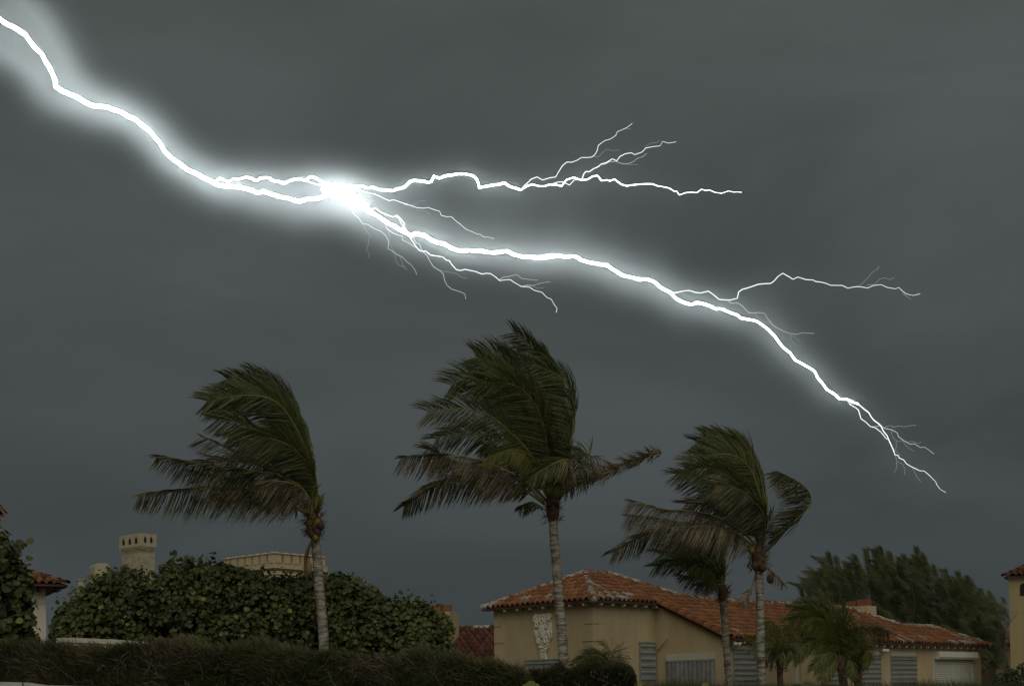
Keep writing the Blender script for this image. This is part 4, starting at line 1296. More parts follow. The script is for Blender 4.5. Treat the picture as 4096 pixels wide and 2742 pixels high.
young('young_palm', 'larger young palm with yellow-green fronds in front of the shutters', (3376, 2742), (3366, 2645), 40.0, .145, random.Random(63), *cY, [
    (((1660, 1020), (1620, 700), (1500, 480), (1350, 350), (1150, 330), (940, 400)), -.3, dict(m=M_pg, lmax=.75)),
    (((1660, 1020), (1600, 680), (1450, 420), (1250, 270), (1020, 220)), .7, dict(m=M_pg2, lmax=.8)),
    (((1655, 1020), (1620, 700), (1560, 540), (1470, 470), (1350, 445), (1250, 465)), -1.2, dict(m=M_py, lmax=.6)),
    (((1655, 1020), (1560, 730), (1400, 610), (1200, 560), (1010, 540)), .4, dict(m=M_pg2, lmax=.6, droop=.6)),
    (((1650, 1020), (1520, 780), (1380, 715), (1250, 720), (1130, 800), (1020, 970)), -.8, dict(m=M_pg, lmax=.65, droop=.5)),
    (((1650, 1020), (1560, 900), (1470, 900), (1370, 990), (1290, 1120)), -1.0, dict(m=M_pg2, lmax=.5)),
    (((1650, 1020), (1590, 1020), (1520, 1100), (1420, 1240)), -1.3, dict(m=M_py, lmax=.5, ragged=.35)),
    (((1665, 1020), (1690, 700), (1705, 420), (1700, 250)), .2, dict(m=M_pg2, lmax=.75, wind=.6)),
    (((1670, 1020), (1740, 760), (1800, 640), (1900, 560), (2060, 530), (2330, 590)), .1, dict(m=M_pm, lmax=.6, wind=.2)),
    (((1675, 1020), (1740, 980), (1800, 1010), (1830, 1100), (1800, 1200)), -.8, dict(m=M_pg, lmax=.45, wind=.2, droop=.7)),
    (((1665, 1020), (1660, 680), (1600, 420), (1480, 260), (1300, 180), (1150, 160)), 1.0, dict(m=M_pg2, lmax=.85)),
    (((1670, 1020), (1720, 700), (1760, 560), (1840, 500), (1900, 480)), .8, dict(m=M_py, lmax=.6, wind=.4)),
    (((1660, 1020), (1600, 800), (1500, 700), (1380, 650), (1240, 680)), .9, dict(m=M_pg2, lmax=.65)),
], .03)
young('young_palm', 'dark young palm with one bright yellow frond beside the shutter at right', (3434, 2742), (3429, 2700), 41.5, .12, random.Random(65), *cY, [
    (((1890, 1200), (1930, 980), (1960, 880), (2010, 830), (2050, 900), (2020, 1080)), -.8, dict(m=M_py, lmax=.4, wind=.35, droop=.6)),
    (((1885, 1200), (1860, 900), (1800, 750), (1720, 700)), .3, dict(m=M_pg2, lmax=.6)),
    (((1885, 1200), (1900, 850), (1950, 650), (2040, 560), (2150, 530)), .2, dict(m=M_pg2, lmax=.65)),
    (((1885, 1200), (1850, 1000), (1790, 930), (1740, 960), (1720, 1060)), -.4, dict(m=M_pg2, lmax=.5, droop=.7)),
    (((1890, 1200), (1920, 1000), (1980, 920), (2060, 950)), .5, dict(m=M_pg2, lmax=.5)),
    (((1888, 1200), (1880, 850), (1900, 650), (1880, 540)), .6, dict(m=M_pg2, lmax=.6)),
    (((1885, 1200), (1840, 1080), (1800, 1080), (1770, 1160)), -.6, dict(m=M_pg2, lmax=.45, droop=.8)),
])
young('young_palm', 'small palm fan just clearing the hedge beside the tallest palm', (2440, 2742), (2425, 2665), 33.0, .08, random.Random(67), 1700, 2150, 2.343, [
    (((1720, 1215), (1680, 1130), (1600, 1090), (1500, 1110), (1370, 1190)), -.3, dict(m=M_pg2, lmax=.45, up=.8, droop=.5)),
    (((1720, 1215), (1700, 1120), (1640, 1070), (1560, 1060), (1480, 1130)), .3, dict(m=M_pg2, lmax=.45)),
    (((1720, 1215), (1750, 1120), (1740, 1050), (1680, 1010)), .1, dict(m=M_pg, lmax=.5, wind=.2, ragged=.4)),
    (((1725, 1215), (1790, 1120), (1820, 1050), (1800, 1010)), -.2, dict(m=M_pm, lmax=.4, wind=.1, ragged=.5)),
    (((1725, 1215), (1800, 1160), (1850, 1130), (1890, 1180)), -.2, dict(m=M_pm, lmax=.35, wind=.1, ragged=.5)),
    (((1715, 1215), (1640, 1160), (1540, 1150), (1450, 1210)), -.6, dict(m=M_pg2, lmax=.4)),
], .024)
# ---------------------------------------------------------------- sea grape trees
def leaf_mesh(name, m, r=.066):
    v = [(0, 0, -.012)]
    for i in range(8):
        a = 2 * math.pi * i / 8
        k = 1.0 if i != 6 else .82
        v.append((r * math.cos(a) * k, r * math.sin(a) * k * .95, .012 * math.cos(2 * a)))
    f = [(0, 1 + i, 1 + (i + 1) % 8) for i in range(8)]
    me = bpy.data.meshes.new(name)
    me.from_pydata(v, [], f)
    me.materials.append(m)
    me.polygons.foreach_set('use_smooth', [True] * 8)
    me.update()
    return me

def prof_at(prof, x):
    if x <= prof[0][0]: return prof[0][1]
    for (a, b), (c, d) in zip(prof, prof[1:]):
        if x <= c: return b + (d - b) * (x - a) / (c - a)
    return prof[-1][1]

def sea_grape(label, prof, Yc, hd, bot_px, n_clusters, rnd, mats_w, leaf_r=.051, group='sea grape trees', nleaf=(6, 11), lump=.35, n_parts=300, zlow=.5, twigs=26, floor=.55):
    xm = (prof[0][0] + prof[-1][0]) / 2
    base = at(xm, bot_px, Yc)
    t = thing('sea_grape_tree', label, 'tree', (base.x, base.y, gz(base.x, base.y)), group)
    o0 = Vector(t.location)
    meshes = [leaf_mesh('leaf', m, leaf_r) for m, _ in mats_w]
    cum = []
    s = 0
    for _, w_ in mats_w: s += w_; cum.append(s)
    leaves = []
    tips = []
    for c in range(n_clusters):
        px = rnd.uniform(prof[0][0], prof[-1][0])
        top = at(px, prof_at(prof, px), Yc)
        H = top.z - floor
        edge = min(1, min(px - prof[0][0], prof[-1][0] - px) / 130.0)
        hdx = hd * (.35 + .65 * math.sqrt(max(0, edge)))
        ph = math.acos(1 - 2 * rnd.random() * .72)     # more towards the camera side and top
        k = 1 - abs(rnd.gauss(0, .10))
        Yp = Yc - hdx * math.cos(ph) * k
        z = floor + H * (math.sin(min(ph, math.pi - .35)) ** .75) * k
        x = top.x / Yc * (Yc * .6 + Yp * .4)
        nz = mnoise.noise((x * .9, Yp * .9, z * .9))
        outw = Vector((rnd.gauss(0, .3), -math.cos(ph), .35 + math.sin(ph))).normalized()
        cpos = Vector((x, Yp, z)) + outw * nz * lump
        # holes between the boughs
        if mnoise.noise((x * 1.3 + 9, Yp * 1.3, z * 1.5 + 4)) > .32 and rnd.random() < .8: continue
        shoot = ph > .9 and rnd.random() < .09
        if shoot: cpos = cpos + Vector((rnd.uniform(-.12, .06), 0, rnd.uniform(.10, .30)))
        tips.append(cpos)
        ax = (outw + Vector((-.25, -.2, .45)) + Vector((rnd.gauss(0, .3), rnd.gauss(0, .3), rnd.gauss(0, .3)))).normalized()
        pick_y = rnd.random()
        for j in range(rnd.randint(*nleaf) if not shoot else 4):
            off = Vector((rnd.gauss(0, 1), rnd.gauss(0, 1), rnd.gauss(0, 1))).normalized() * rnd.uniform(.05, .21)
            p = cpos + off * (leaf_r / .066)
            nrm = (ax * .5 + off.normalized() * .75 + Vector((rnd.gauss(0, .3), rnd.gauss(0, .3) - .25, rnd.gauss(0, .3)))).normalized()
            r_ = rnd.random() * s
            if pick_y < .04: r_ = s - .001 if rnd.random() < .5 else r_
            mi = next(i for i, cc_ in enumerate(cum) if r_ <= cc_)
            sc = rnd.uniform(.45, 1.35)
            q = nrm.to_track_quat('Z', 'Y').to_matrix().to_4x4() @ Matrix.Rotation(rnd.uniform(0, 6.28), 4, 'Z')
            leaves.append((p, Matrix.Translation(p - o0) @ q @ Matrix.Scale(sc, 4), mi, sc, ph))
    for c in range(int(n_clusters * 2.2)):       # shaded inner leaves along the middle of the crown
        px = rnd.uniform(prof[0][0] + 15, prof[-1][0] - 15)
        top = at(px, prof_at(prof, px), Yc)
        z = floor + (top.z - floor) * rnd.uniform(0, .86)
        p = Vector((top.x, Yc + rnd.uniform(-.5, .5), z))
        nrm = Vector((rnd.gauss(0, .5), rnd.gauss(-.8, .4), rnd.gauss(.4, .4))).normalized()
        q = nrm.to_track_quat('Z', 'Y').to_matrix().to_4x4()
        leaves.append((p + Vector((0, 30, 0)), Matrix.Translation(p - o0) @ q @ Matrix.Scale(rnd.uniform(1.2, 1.8), 4), 0, 1, 0))
    # the leaves that face the camera and show largest become parts of their own
    order = sorted(range(len(leaves)), key=lambda i: leaves[i][0].y - leaves[i][3] * .35 - (1.2 if leaves[i][0].z > zlow + 1.4 else 0))
    # trunk and limbs
    bm_ = MB()
    for k in range(4):
        a = o0 + Vector((rnd.uniform(-.25, .25), rnd.uniform(-.2, .2), -.1))
        tgt = rnd.choice(tips)
        bm_.tube([a - o0, a.lerp(tgt, .35) + Vector((rnd.uniform(-.2, .2), 0, .1)) - o0, a.lerp(tgt, .75) + Vector((rnd.uniform(-.2, .2), 0, .15)) - o0, tgt - o0], [.10, .075, .045, .015], 7)
    bm_.build('trunk', M_branch, t, True)
    bm_ = MB()
    for k in range(twigs * 4):
        tgt = rnd.choice(tips)
        a = Vector((tgt.x + (o0.x - tgt.x) * .3, tgt.y + (o0.y - tgt.y) * .6 + .3, max(.4, tgt.z * .45)))
        bm_.tube([a - o0, a.lerp(tgt, .55) + Vector((rnd.uniform(-.12, .12), 0, rnd.uniform(-.05, .12))) - o0, tgt - o0], [.022, .014, .006], 4)
    bm_.build('branches', M_branch, t)
    for i in order[:n_parts]:
        inst('leaf', meshes[leaves[i][2]], t, leaves[i][1])
    v, f, mi = [], [], []
    for i in order[n_parts:]:
        me, Mx = meshes[leaves[i][2]], leaves[i][1]
        b = len(v)
        v += [Mx @ q.co for q in me.vertices]
        for pl in me.polygons:
            f.append(tuple(b + j for j in pl.vertices)); mi.append(leaves[i][2])
    o = mesh_obj('crown', v, f, None, t, True)
    for m, _ in mats_w: o.data.materials.append(m)
    o.data.polygons.foreach_set('material_index', mi)
    o['kind'] = 'stuff'
    return t
SGM = [(M_sg, .925), (M_sgr, .015), (M_sgy, .06)]
sea_grape('broad sea grape tree left of the left palm trunk below the pale towers',
          [(222, 2480), (245, 2420), (290, 2390), (345, 2400), (372, 2345), (400, 2305), (440, 2310), (490, 2305), (550, 2300), (575, 2310), (640, 2310), (700, 2275), (740, 2258), (800, 2262), (870, 2245), (900, 2255), (990, 2265), (1050, 2285), (1150, 2300), (1230, 2320), (1290, 2350)],
          29.5, 2.0, 2600, 3300, random.Random(71), SGM)
sea_grape('sea grape tree sloping down to the cream chimney right of the left palm',
          [(1200, 2345), (1270, 2325), (1330, 2318), (1390, 2315), (1450, 2335), (1500, 2350), (1550, 2385), (1610, 2395), (1680, 2420), (1710, 2440), (1745, 2470), (1790, 2490), (1800, 2560), (1815, 2630)],
          30.0, 1.6, 2610, 2000, random.Random(73), SGM)
sea_grape('ragged sea grape tree at the left edge in front of the white house',
          [(-160, 2060), (-60, 2075), (5, 2120), (30, 2150), (50, 2200), (75, 2240), (90, 2270), (98, 2330), (104, 2400), (114, 2470), (128, 2540)],
          24.0, 1.3, 2600, 620, random.Random(75), [(M_sgn, .90), (M_sgr, .03), (M_sgy, .07)], .062, lump=.45, twigs=18)
# a loose sprig above it against the sky
sp = thing('sea_grape_sprig', 'single sea grape sprig with one yellow leaf standing against the sky', 'leafy twig', at(78, 2215, 23.8))
rs_ = random.Random(8)
o0 = Vector(sp.location)
MB().tube([at(60, 2250, 24) - o0, at(78, 2212, 23.8) - o0, at(95, 2180, 23.8) - o0, at(115, 2165, 23.8) - o0], [.012, .01, .007, .004], 5).build('stem', M_branch, sp)
for (x, y, mm_, sc, tl_) in ((120, 2163, M_sgy, 1.0, .1), (78, 2168, M_sg, .95, .3), (66, 2187, M_sg, .95, .7), (84, 2187, M_sg, .8, .8), (99, 2178, M_sg, .7, .9), (78, 2203, M_sg, .5, .6)):
    me = leaf_mesh('leaf', mm_, .072)
    inst('leaf', me, sp, Matrix.Translation(at(x, y, 23.8) - o0) @ Matrix.Rotation(R(80), 4, 'X') @ Matrix.Rotation(tl_, 4, 'Y') @ Matrix.Scale(sc, 4))

# ---------------------------------------------------------------- hedges
def hedge(name, label, prof, Y, th, m, rnd, n, bottom=.2, sprig=.13, tw=220, lump=.2, end_round=40):
    x0, x1 = prof[0][0], prof[-1][0]
    b = at((x0 + x1) / 2, 2742, Y)
    t = thing(name, label, 'hedge', (b.x, b.y, gz(b.x, b.y)))
    o0 = Vector(t.location)
    # woody core
    v, f = [], []
    nx, ns = 60, 9
    for i in range(nx + 1):
        px = x0 + (x1 - x0) * i / nx
        e = min(1, min(px - x0, x1 - px) / end_round + .25)
        tp = at(px, prof_at(prof, px), Y)
        for j in range(ns + 1):
            a = math.pi * j / ns
            yy = -math.cos(a) * th * .40 * e
            zz_ = bottom + (tp.z - .14 - bottom) * min(1, math.sin(a) * 1.6) * (.6 + .4 * e)
            nn = mnoise.noise((px * .02, yy * 3, zz_ * 3)) * .08
            v.append(Vector((tp.x, Y + yy + nn, zz_ + nn * .5)) - o0)
    for i in range(nx):
        for j in range(ns):
            k = i * (ns + 1) + j
            f.append((k, k + 1, k + ns + 2, k + ns + 1))
    mesh_obj('woody_core', v, f, M_branch, t, True)
    v, f = [], []
    for i in range(n):
        px = rnd.uniform(x0, x1)
        e = min(1, min(px - x0, x1 - px) / end_round + .2)
        tp = at(px, prof_at(prof, px), Y)
        top = rnd.random() < .38
        lm = (mnoise.noise((tp.x * 1.1, 3.3, 1.0)) + .6 * mnoise.noise((tp.x * 3.7, 7.3, 1.0))) * lump
        if top:
            yy = rnd.uniform(-.5, .4) * th * e
            z = tp.z - .10 + lm - (abs(yy) / th) ** 2 * .25 + (rnd.uniform(0, .10) if rnd.random() < .12 else 0)
            d0 = Vector((-.35, -.1, 1.0))
        else:
            yy = -th * .5 * e + rnd.uniform(-.02, .10)
            z = bottom + (tp.z - .08 - bottom) * (rnd.random() ** .6)
            yy += mnoise.noise((tp.x * 2.0, z * 2.5, 5)) * .14
            d0 = Vector((-.3, -.75, .7))
        p = Vector((tp.x + rnd.uniform(-.02, .02), Y + yy, z))
        fl = mnoise.noise_vector(p * 2.4)
        d = (d0 + fl * .9 + Vector((rnd.gauss(0, .38), rnd.gauss(0, .38), rnd.gauss(0, .38)))).normalized()
        ln = sprig * rnd.uniform(.5, 1.25)
        w_ = d.cross(Vector((rnd.gauss(0, 1), rnd.gauss(0, 1), rnd.gauss(0, 1)))).normalized() * rnd.uniform(.003, .0062)
        bnd = Vector((-.35, 0, -.1)) * ln * .4
        k = len(v)
        v += [p - w_ - o0, p + w_ - o0, p + d * ln * .6 + w_ * .9 - o0, p + d * ln * .6 - w_ * .9 - o0, p + d * ln + bnd - o0]
        f += [(k, k + 1, k + 2, k + 3), (k + 3, k + 2, k + 4)]
    tag(mesh_obj('foliage', v, f, m, t), kind='stuff')
    mb = MB()
    for i in range(tw):
        px = rnd.uniform(x0 + 10, x1 - 10)
        tp = at(px, prof_at(prof, px), Y)
        z = bottom + .2 + (tp.z - .35 - bottom) * rnd.random() ** .5
        p = Vector((tp.x, Y - th * .5 - .04, z)) - o0
        d = Vector((rnd.gauss(.15, .5), -.25, rnd.uniform(.2, 1))).normalized()
        ln = rnd.uniform(.06, .24)
        mb.tube([p, p + d * ln * .5 + Vector((rnd.gauss(0, .02), -.02, 0)), p + d * ln + Vector((rnd.gauss(0, .04), 0, rnd.gauss(0, .02)))], [.004, .003, .0015], 3, False)
    tag(mb.build('bare_twigs', M_twig, t), kind='stuff')
    return t
hedge('hedge', 'long feathery brown-green hedge along the bottom left', [(-260, 2562), (0, 2562), (120, 2560), (220, 2564), (300, 2568), (420, 2576), (560, 2574), (640, 2562), (760, 2575), (860, 2585), (1000, 2590), (1100, 2596), (1300, 2598), (1400, 2602), (1560, 2615), (1800, 2632), (1950, 2636), (2040, 2650), (2090, 2668), (2130, 2710)],
      20.0, 1.3, M_hedge, random.Random(81), 85000, .15, .17, 520)
hedge('hedge', 'short dark clipped hedge below the carved crest', [(2095, 2690), (2130, 2665), (2200, 2672), (2330, 2664), (2450, 2660), (2500, 2668), (2530, 2690), (2545, 2735)],
      25.0, 1.1, M_hedge2, random.Random(83), 26000, .3, .12, 90)

# ---------------------------------------------------------------- dune grass along the bottom right
rg = random.Random(91)
v, f = [], []
for i in range(15000):
    px = rg.uniform(2480, 4120)
    Yg = rg.uniform(27.5, 31.5)
    hp = 2715 + 10 * mnoise.noise((px * .008, 1, 1)) + 8 * mnoise.noise((px * .05, 2, 1))
    if 2690 < px < 2880: hp -= 22 * (1 - abs(px - 2785) / 95)
    if 3640 < px < 3960: hp -= 10 + 12 * max(0, mnoise.noise((px * .02, 5, 1)))
    p = at(px, 2742, Yg); p.z = gz(p.x, p.y) - .02
    top = at(px, hp + rg.uniform(-6, 30), Yg).z
    if rg.random() < .018: top += rg.uniform(.05, .32)
    ln = max(.4, top - p.z)
    d = Vector((rg.gauss(-.16, .10), rg.gauss(0, .1), 1)).normalized()
    tip = p + d * ln + Vector((-.10, 0, -.02)) * rg.uniform(.2, 1.5)
    mid = p + d * ln * .65
    w_ = Vector((rg.uniform(.003, .007), rg.uniform(-.004, .004), 0))
    k = len(v)
    v += [p - w_, p + w_, mid + w_ * .8, mid - w_ * .8, tip]
    f += [(k, k + 1, k + 2, k + 3), (k + 3, k + 2, k + 4)]
tag(mesh_obj('dune_grass', v, f, M_grass), 'dark dune grass along the foot of the house', None, None, 'stuff')

def sprout(label, px, py, Y, lst, rnd):
    t = thing('sea_grape_seedling', label, 'plant', (at(px, py, Y).x, Y, gz(0, Y)))
    o0 = Vector(t.location)
    for (x, y, mm_, r) in lst:
        p = at(x, y, Y + rnd.uniform(-.1, .1))
        me = leaf_mesh('leaf', mm_, r)
        inst('leaf', me, t, Matrix.Translation(p - o0) @ Matrix.Rotation(R(75), 4, 'X') @ Matrix.Rotation(rnd.uniform(-.5, .5), 4, 'Y'))
        MB().tube([Vector((p.x - o0.x, p.y - o0.y + .02, 0)), p - o0 + Vector((0, .02, 0))], [.008, .005], 5).build('stem', M_branch, t)
rq = random.Random(5)
sprout('yellow and brown round leaves beside the narrow shutter', 2570, 2735, 26.8, [(2552, 2736, M_sgy, .085), (2592, 2738, M_sgr, .085), (2575, 2748, M_sgy, .07)], rq)
sprout('bright yellow-green leaf poking out below the dark hedge', 2120, 2735, 18.8, [(2125, 2737, M_sgy, .07), (2145, 2742, M_sgy, .05), (2105, 2745, M_sgy, .06)], rq)
sprout('round green leaf in the grass left of the thin palm trunk', 2825, 2740, 26.8, [(2822, 2741, M_sgy, .08), (2880, 2745, M_sgr, .06)], rq)
sprout('big dark round leaf in the grass under the white niche', 3225, 2740, 26.8, [(3224, 2744, M_sg, .12), (3205, 2752, M_sg, .09), (3247, 2752, M_sg, .09)], rq)

# ---------------------------------------------------------------- glossy shrub at the right edge
rh = random.Random(95)
b = at(4060, 2742, 44.0)
sh_ = thing('shrub', 'dark glossy shrub at the foot of the yellow tower', 'shrub', (b.x, b.y, gz(b.x, b.y)))
o0 = Vector(sh_.location)
v, f = [], []
pr = [(3930, 2745), (3985, 2700), (4010, 2665), (4040, 2645), (4075, 2655), (4100, 2640), (4200, 2650), (4260, 2720)]
for i in range(5200):
    px = rh.uniform(3935, 4250)
    Yp = 44 + rh.uniform(-1.1, .8)
    top = at(px, prof_at(pr, px), 44).z
    z = gz(0, 44) + (top - gz(0, 44)) * (rh.random() ** .5) * (1 - .25 * abs(Yp - 44))
    p = Vector((at(px, 2700, Yp).x, Yp, z)) + mnoise.noise_vector(Vector((px * .03, z * 2, Yp))) * .15
    n_ = Vector((rh.gauss(0, .6), rh.gauss(-.4, .6), rh.gauss(.6, .5))).normalized()
    a = n_.orthogonal().normalized(); c = n_.cross(a)
    an = rh.uniform(0, 6.28)
    a, c = a * math.cos(an) + c * math.sin(an), c * math.cos(an) - a * math.sin(an)
    s1_ = rh.uniform(.05, .09)
    k = len(v)
    v += [p - a * s1_ - o0, p + c * s1_ * .42 - o0, p + a * s1_ - o0, p - c * s1_ * .42 - o0]
    f.append((k, k + 1, k + 2, k + 3))
tag(mesh_obj('foliage', v, f, M_shrub, sh_), kind='stuff')
mb = MB()
for i in range(14):
    p = Vector((rh.uniform(-.8, .8), rh.uniform(-.4, .4), -.05))
    mb.tube([p, p + Vector((rh.uniform(-.2, .2), 0, .6)), p + Vector((rh.uniform(-.4, .4), 0, 1.1))], [.02, .014, .006], 5)
mb.build('stems', M_branch, sh_)
# thin bare stem leaning in front of the yellow tower
bs = thing('bare_sapling', 'thin bare sapling twigs leaning against the yellow tower', 'sapling', Vector((at(4010, 2600, 46).x, 46, gz(0, 46))))
o0 = Vector(bs.location)
MB().tube([Vector((0, 0, 0)), at(4022, 2520, 46) - o0, at(4042, 2485, 46) - o0, at(4062, 2460, 46) - o0, at(4072, 2435, 46) - o0], [.03, .016, .012, .008, .004], 5).build('stem', M_branch, bs)
MB().tube([at(4042, 2485, 46) - o0, at(4046, 2462, 46) - o0, at(4048, 2440, 46) - o0], [.010, .007, .004], 5).build('twig', M_branch, bs)

# ---------------------------------------------------------------- wind-swept pines behind the house
def pine(label, spires, Y, rnd, trunk_px, dens=330, low=2560):
    b = at(trunk_px, 2700, Y)
    t = thing('pine_tree', label, 'tree', (b.x, b.y, gz(b.x, b.y)), 'wind-swept pines behind the house')
    o0 = Vector(t.location)
    v, f = [], []
    limbs = MB()
    limbs.tube([Vector((0, 0, -.1)), Vector((.1, 0, 1.5)), Vector((0, .1, 3.0))], [.28, .22, .14], 8)
    plumes = []
    for (sx, sy, wpx) in spires:
        Ys = Y + rnd.uniform(-1.8, 1.8)
        tip = at(sx, sy, Ys)
        root = Vector((o0.x + (tip.x - o0.x) * .62 + rnd.uniform(-.1, .1), Y + (Ys - Y) * .5, max(1.5, at(sx, low, Ys).z * .75 + rnd.uniform(-.3, .3))))
        ctrl = Vector((tip.x + .35, Ys, root.z + (tip.z - root.z) * .55))
        limbs.tube([Vector((0, 0, 1.5)).lerp(root - o0, .3), root - o0, ctrl.lerp(root, .3) - o0, ctrl - o0, tip - o0], [.09, .06, .045, .03, .006], 5)
        plumes.append((root, ctrl, tip, wpx / F * Y * .70, .30))
    prof_ = sorted((sx, sy) for sx, sy, _ in spires)
    xa, xb = prof_[0][0] + 14, prof_[-1][0] + 12
    for k in range(int((xb - xa) * .95)):        # loose sprays that fill the rounded crown
        px = rnd.uniform(xa, xb)
        near = [sy + abs(px - sx) * 1.1 for sx, sy, _ in spires]
        tp_ = min(near) + 46 + abs(rnd.gauss(0, 10))
        if tp_ > low + 40: continue
        py = tp_ + (low + 70 - tp_) * rnd.random() ** 1.15
        c = at(px, py, Y + rnd.uniform(-2.2, 1.8))
        l2 = rnd.uniform(.45, 1.0)
        dr = Vector((rnd.gauss(-.14, .34), rnd.gauss(0, .4), rnd.uniform(.5, 1.0))).normalized()
        plumes.append((c, c + dr * l2 * .5 + Vector((.06, 0, .05)), c + dr * l2 + Vector((-.16 * l2, 0, 0)), rnd.uniform(.16, .30), .22))
    if True:
        for (r0_, c0_, t0_, rw, tipw) in plumes:
            t0_ = t0_ + Vector((-.10, 0, 0))
            n = int((dens * .40 if tipw > .25 else 150) * (t0_ - r0_).length)
            for i in range(n):
                s = rnd.random() ** .85
                c = r0_ * (1 - s) ** 2 + c0_ * 2 * s * (1 - s) + t0_ * s * s
                ax = ((c0_ - r0_) * (1 - s) + (t0_ - c0_) * s).normalized()
                env = rw * (tipw + (1 - tipw) * (1 - s) ** .8) * rnd.random() ** .6
                an = rnd.uniform(0, 6.283)
                ow = Vector((math.cos(an), math.sin(an), rnd.uniform(-.35, .5)))
                p = c + ow * env
                d = (ax * .85 + ow * .35 + Vector((-.55, 0, .15)) + Vector((rnd.gauss(0, .2), rnd.gauss(0, .2), rnd.gauss(0, .2)))).normalized()
                l_ = rnd.uniform(.10, .34)
                w_ = d.cross(Vector((rnd.gauss(0, .4), -1, rnd.gauss(0, .4)))).normalized() * rnd.uniform(.005, .010)
                k = len(v)
                v += [p - w_ - o0, p + w_ - o0, p + d * l_ + Vector((-.06, 0, -.02)) - o0]
                f.append((k, k + 1, k + 2))
    limbs.build('trunk', M_branch, t, True)
    tag(mesh_obj('crown', v, f, M_pine, t), kind='stuff')
    return t
S5 = lambda x, y, w_: (3100 + x / 2.352, 2100 + y / 2.352, w_)
pine('dark wind-swept pine above the tiled roof just left of the chimney', [S5(*q) for q in ((530, 265, 34), (600, 300, 36), (460, 435, 30), (540, 425, 34), (425, 560, 24), (275, 610, 18), (345, 640, 26), (710, 365, 36), (780, 295, 34), (640, 450, 40), (480, 620, 36), (700, 560, 46), (840, 470, 40), (600, 650, 44), (780, 680, 46))], 64, random.Random(101), 3420, 900)
pine('tallest wind-swept pine standing behind the chimney', [S5(*q) for q in ((880, 225, 34), (970, 240, 36), (1015, 205, 32), (1100, 255, 36), (1190, 340, 38), (1240, 285, 34), (1360, 215, 34), (1420, 285, 36), (1300, 330, 40), (1050, 350, 44), (930, 400, 44), (1150, 500, 50), (1000, 560, 50), (1320, 520, 50), (1450, 480, 42), (1220, 650, 52), (1080, 720, 52), (1400, 700, 50))], 65, random.Random(103), 3600, 900)
pine('lower wind-swept pine sloping down toward the yellow tower', [S5(*q) for q in ((1520, 380, 36), (1630, 420, 28), (1590, 500, 40), (1750, 445, 34), (1840, 490, 32), (1690, 600, 44), (1800, 620, 44), (1950, 620, 28), (2050, 630, 22), (1900, 700, 40), (1990, 760, 34), (2100, 830, 20), (2150, 940, 20), (1700, 780, 50), (1850, 850, 46), (1560, 750, 50), (2050, 930, 34), (1980, 1000, 40))], 63, random.Random(105), 3790, 850, 2620)
# ---------------------------------------------------------------- lightning
LD = 600.0          # metres to the bolt
def emis(name, col, s):
    m = bpy.data.materials.new(name)
    m.use_nodes = True
    n = m.node_tree
    n.nodes.clear()
    o = n.nodes.new('ShaderNodeOutputMaterial')
    e = n.nodes.new('ShaderNodeEmission')
    e.inputs['Color'].default_value = (*col, 1)
    e.inputs['Strength'].default_value = s
    n.links.new(e.outputs[0], o.inputs['Surface'])
    return m

def conv(ox, oy, sc, pts):
    return [(ox + x / sc, oy + y / sc) for x, y in pts]
A1 = lambda *p: conv(0, 0, 1.6736, p)
A2 = lambda *p: conv(750, 600, 2.6033, p)
A3 = lambda *p: conv(1350, 650, 2.4122, p)
A4 = lambda *p: conv(2000, 450, 2.343, p)
A5 = lambda *p: conv(2500, 1000, 1.9525, p)
A6 = lambda *p: conv(3100, 1500, 2.851, p)
main = (A1((-120, 60), (-40, 95), (0, 130), (50, 165), (110, 195), (170, 235), (205, 285), (235, 325), (285, 365), (300, 410), (330, 450), (350, 500),
           (368, 545), (370, 580), (450, 625), (520, 650), (580, 688), (640, 712), (705, 718), (800, 745), (850, 780),
           (905, 795), (940, 835), (995, 868), (1025, 905), (1065, 950), (1100, 1010), (1160, 1070), (1210, 1098),
           (1250, 1135), (1310, 1158), (1380, 1195), (1430, 1222))
        + A2((320, 365), (420, 375), (530, 385), (650, 418), (730, 450), (795, 430), (870, 460), (960, 490), (1040, 500),
             (1110, 525), (1175, 535), (1260, 505), (1340, 510), (1430, 480), (1560, 470), (1700, 520), (1850, 605), (1900, 650), (2000, 690),
             (2060, 745), (2150, 790), (2230, 840))
        + A3((700, 700), (760, 690), (840, 700), (900, 745), (950, 768), (1030, 785), (1090, 825), (1150, 845), (1230, 852),
             (1280, 842), (1420, 858), (1480, 872), (1560, 868), (1640, 857), (1700, 885), (1790, 910), (1850, 905),
             (1950, 920), (2050, 910), (2130, 897))
        + A4((300, 1358), (375, 1367), (450, 1358), (545, 1335), (600, 1350), (655, 1355), (695, 1340), (760, 1385),
             (870, 1415), (1000, 1432), (1050, 1465), (1100, 1500))
        + A5((0, 205), (60, 215), (110, 232), (165, 228), (235, 250), (280, 290), (350, 325), (370, 350), (440, 405),
             (520, 425), (570, 413), (625, 422), (710, 460), (745, 458), (800, 478), (870, 505), (900, 532), (960, 543),
             (1030, 555), (1100, 600), (1150, 650), (1190, 700), (1235, 760), (1290, 800), (1330, 855), (1380, 885),
             (1420, 905), (1480, 945), (1510, 1000), (1570, 1085), (1630, 1115), (1680, 1158), (1740, 1165), (1780, 1188),
             (1820, 1200), (1850, 1225), (1905, 1270), (1920, 1300))
        + A6((1130, 515), (1180, 555), (1210, 575), (1230, 625), (1285, 690), (1310, 760), (1345, 830), (1370, 905),
             (1400, 910), (1415, 940), (1465, 965), (1500, 1010), (1550, 1040), (1600, 1060), (1650, 1083), (1700, 1095),
             (1770, 1145), (1830, 1215), (1845, 1255), (1890, 1305), (1950, 1335)))
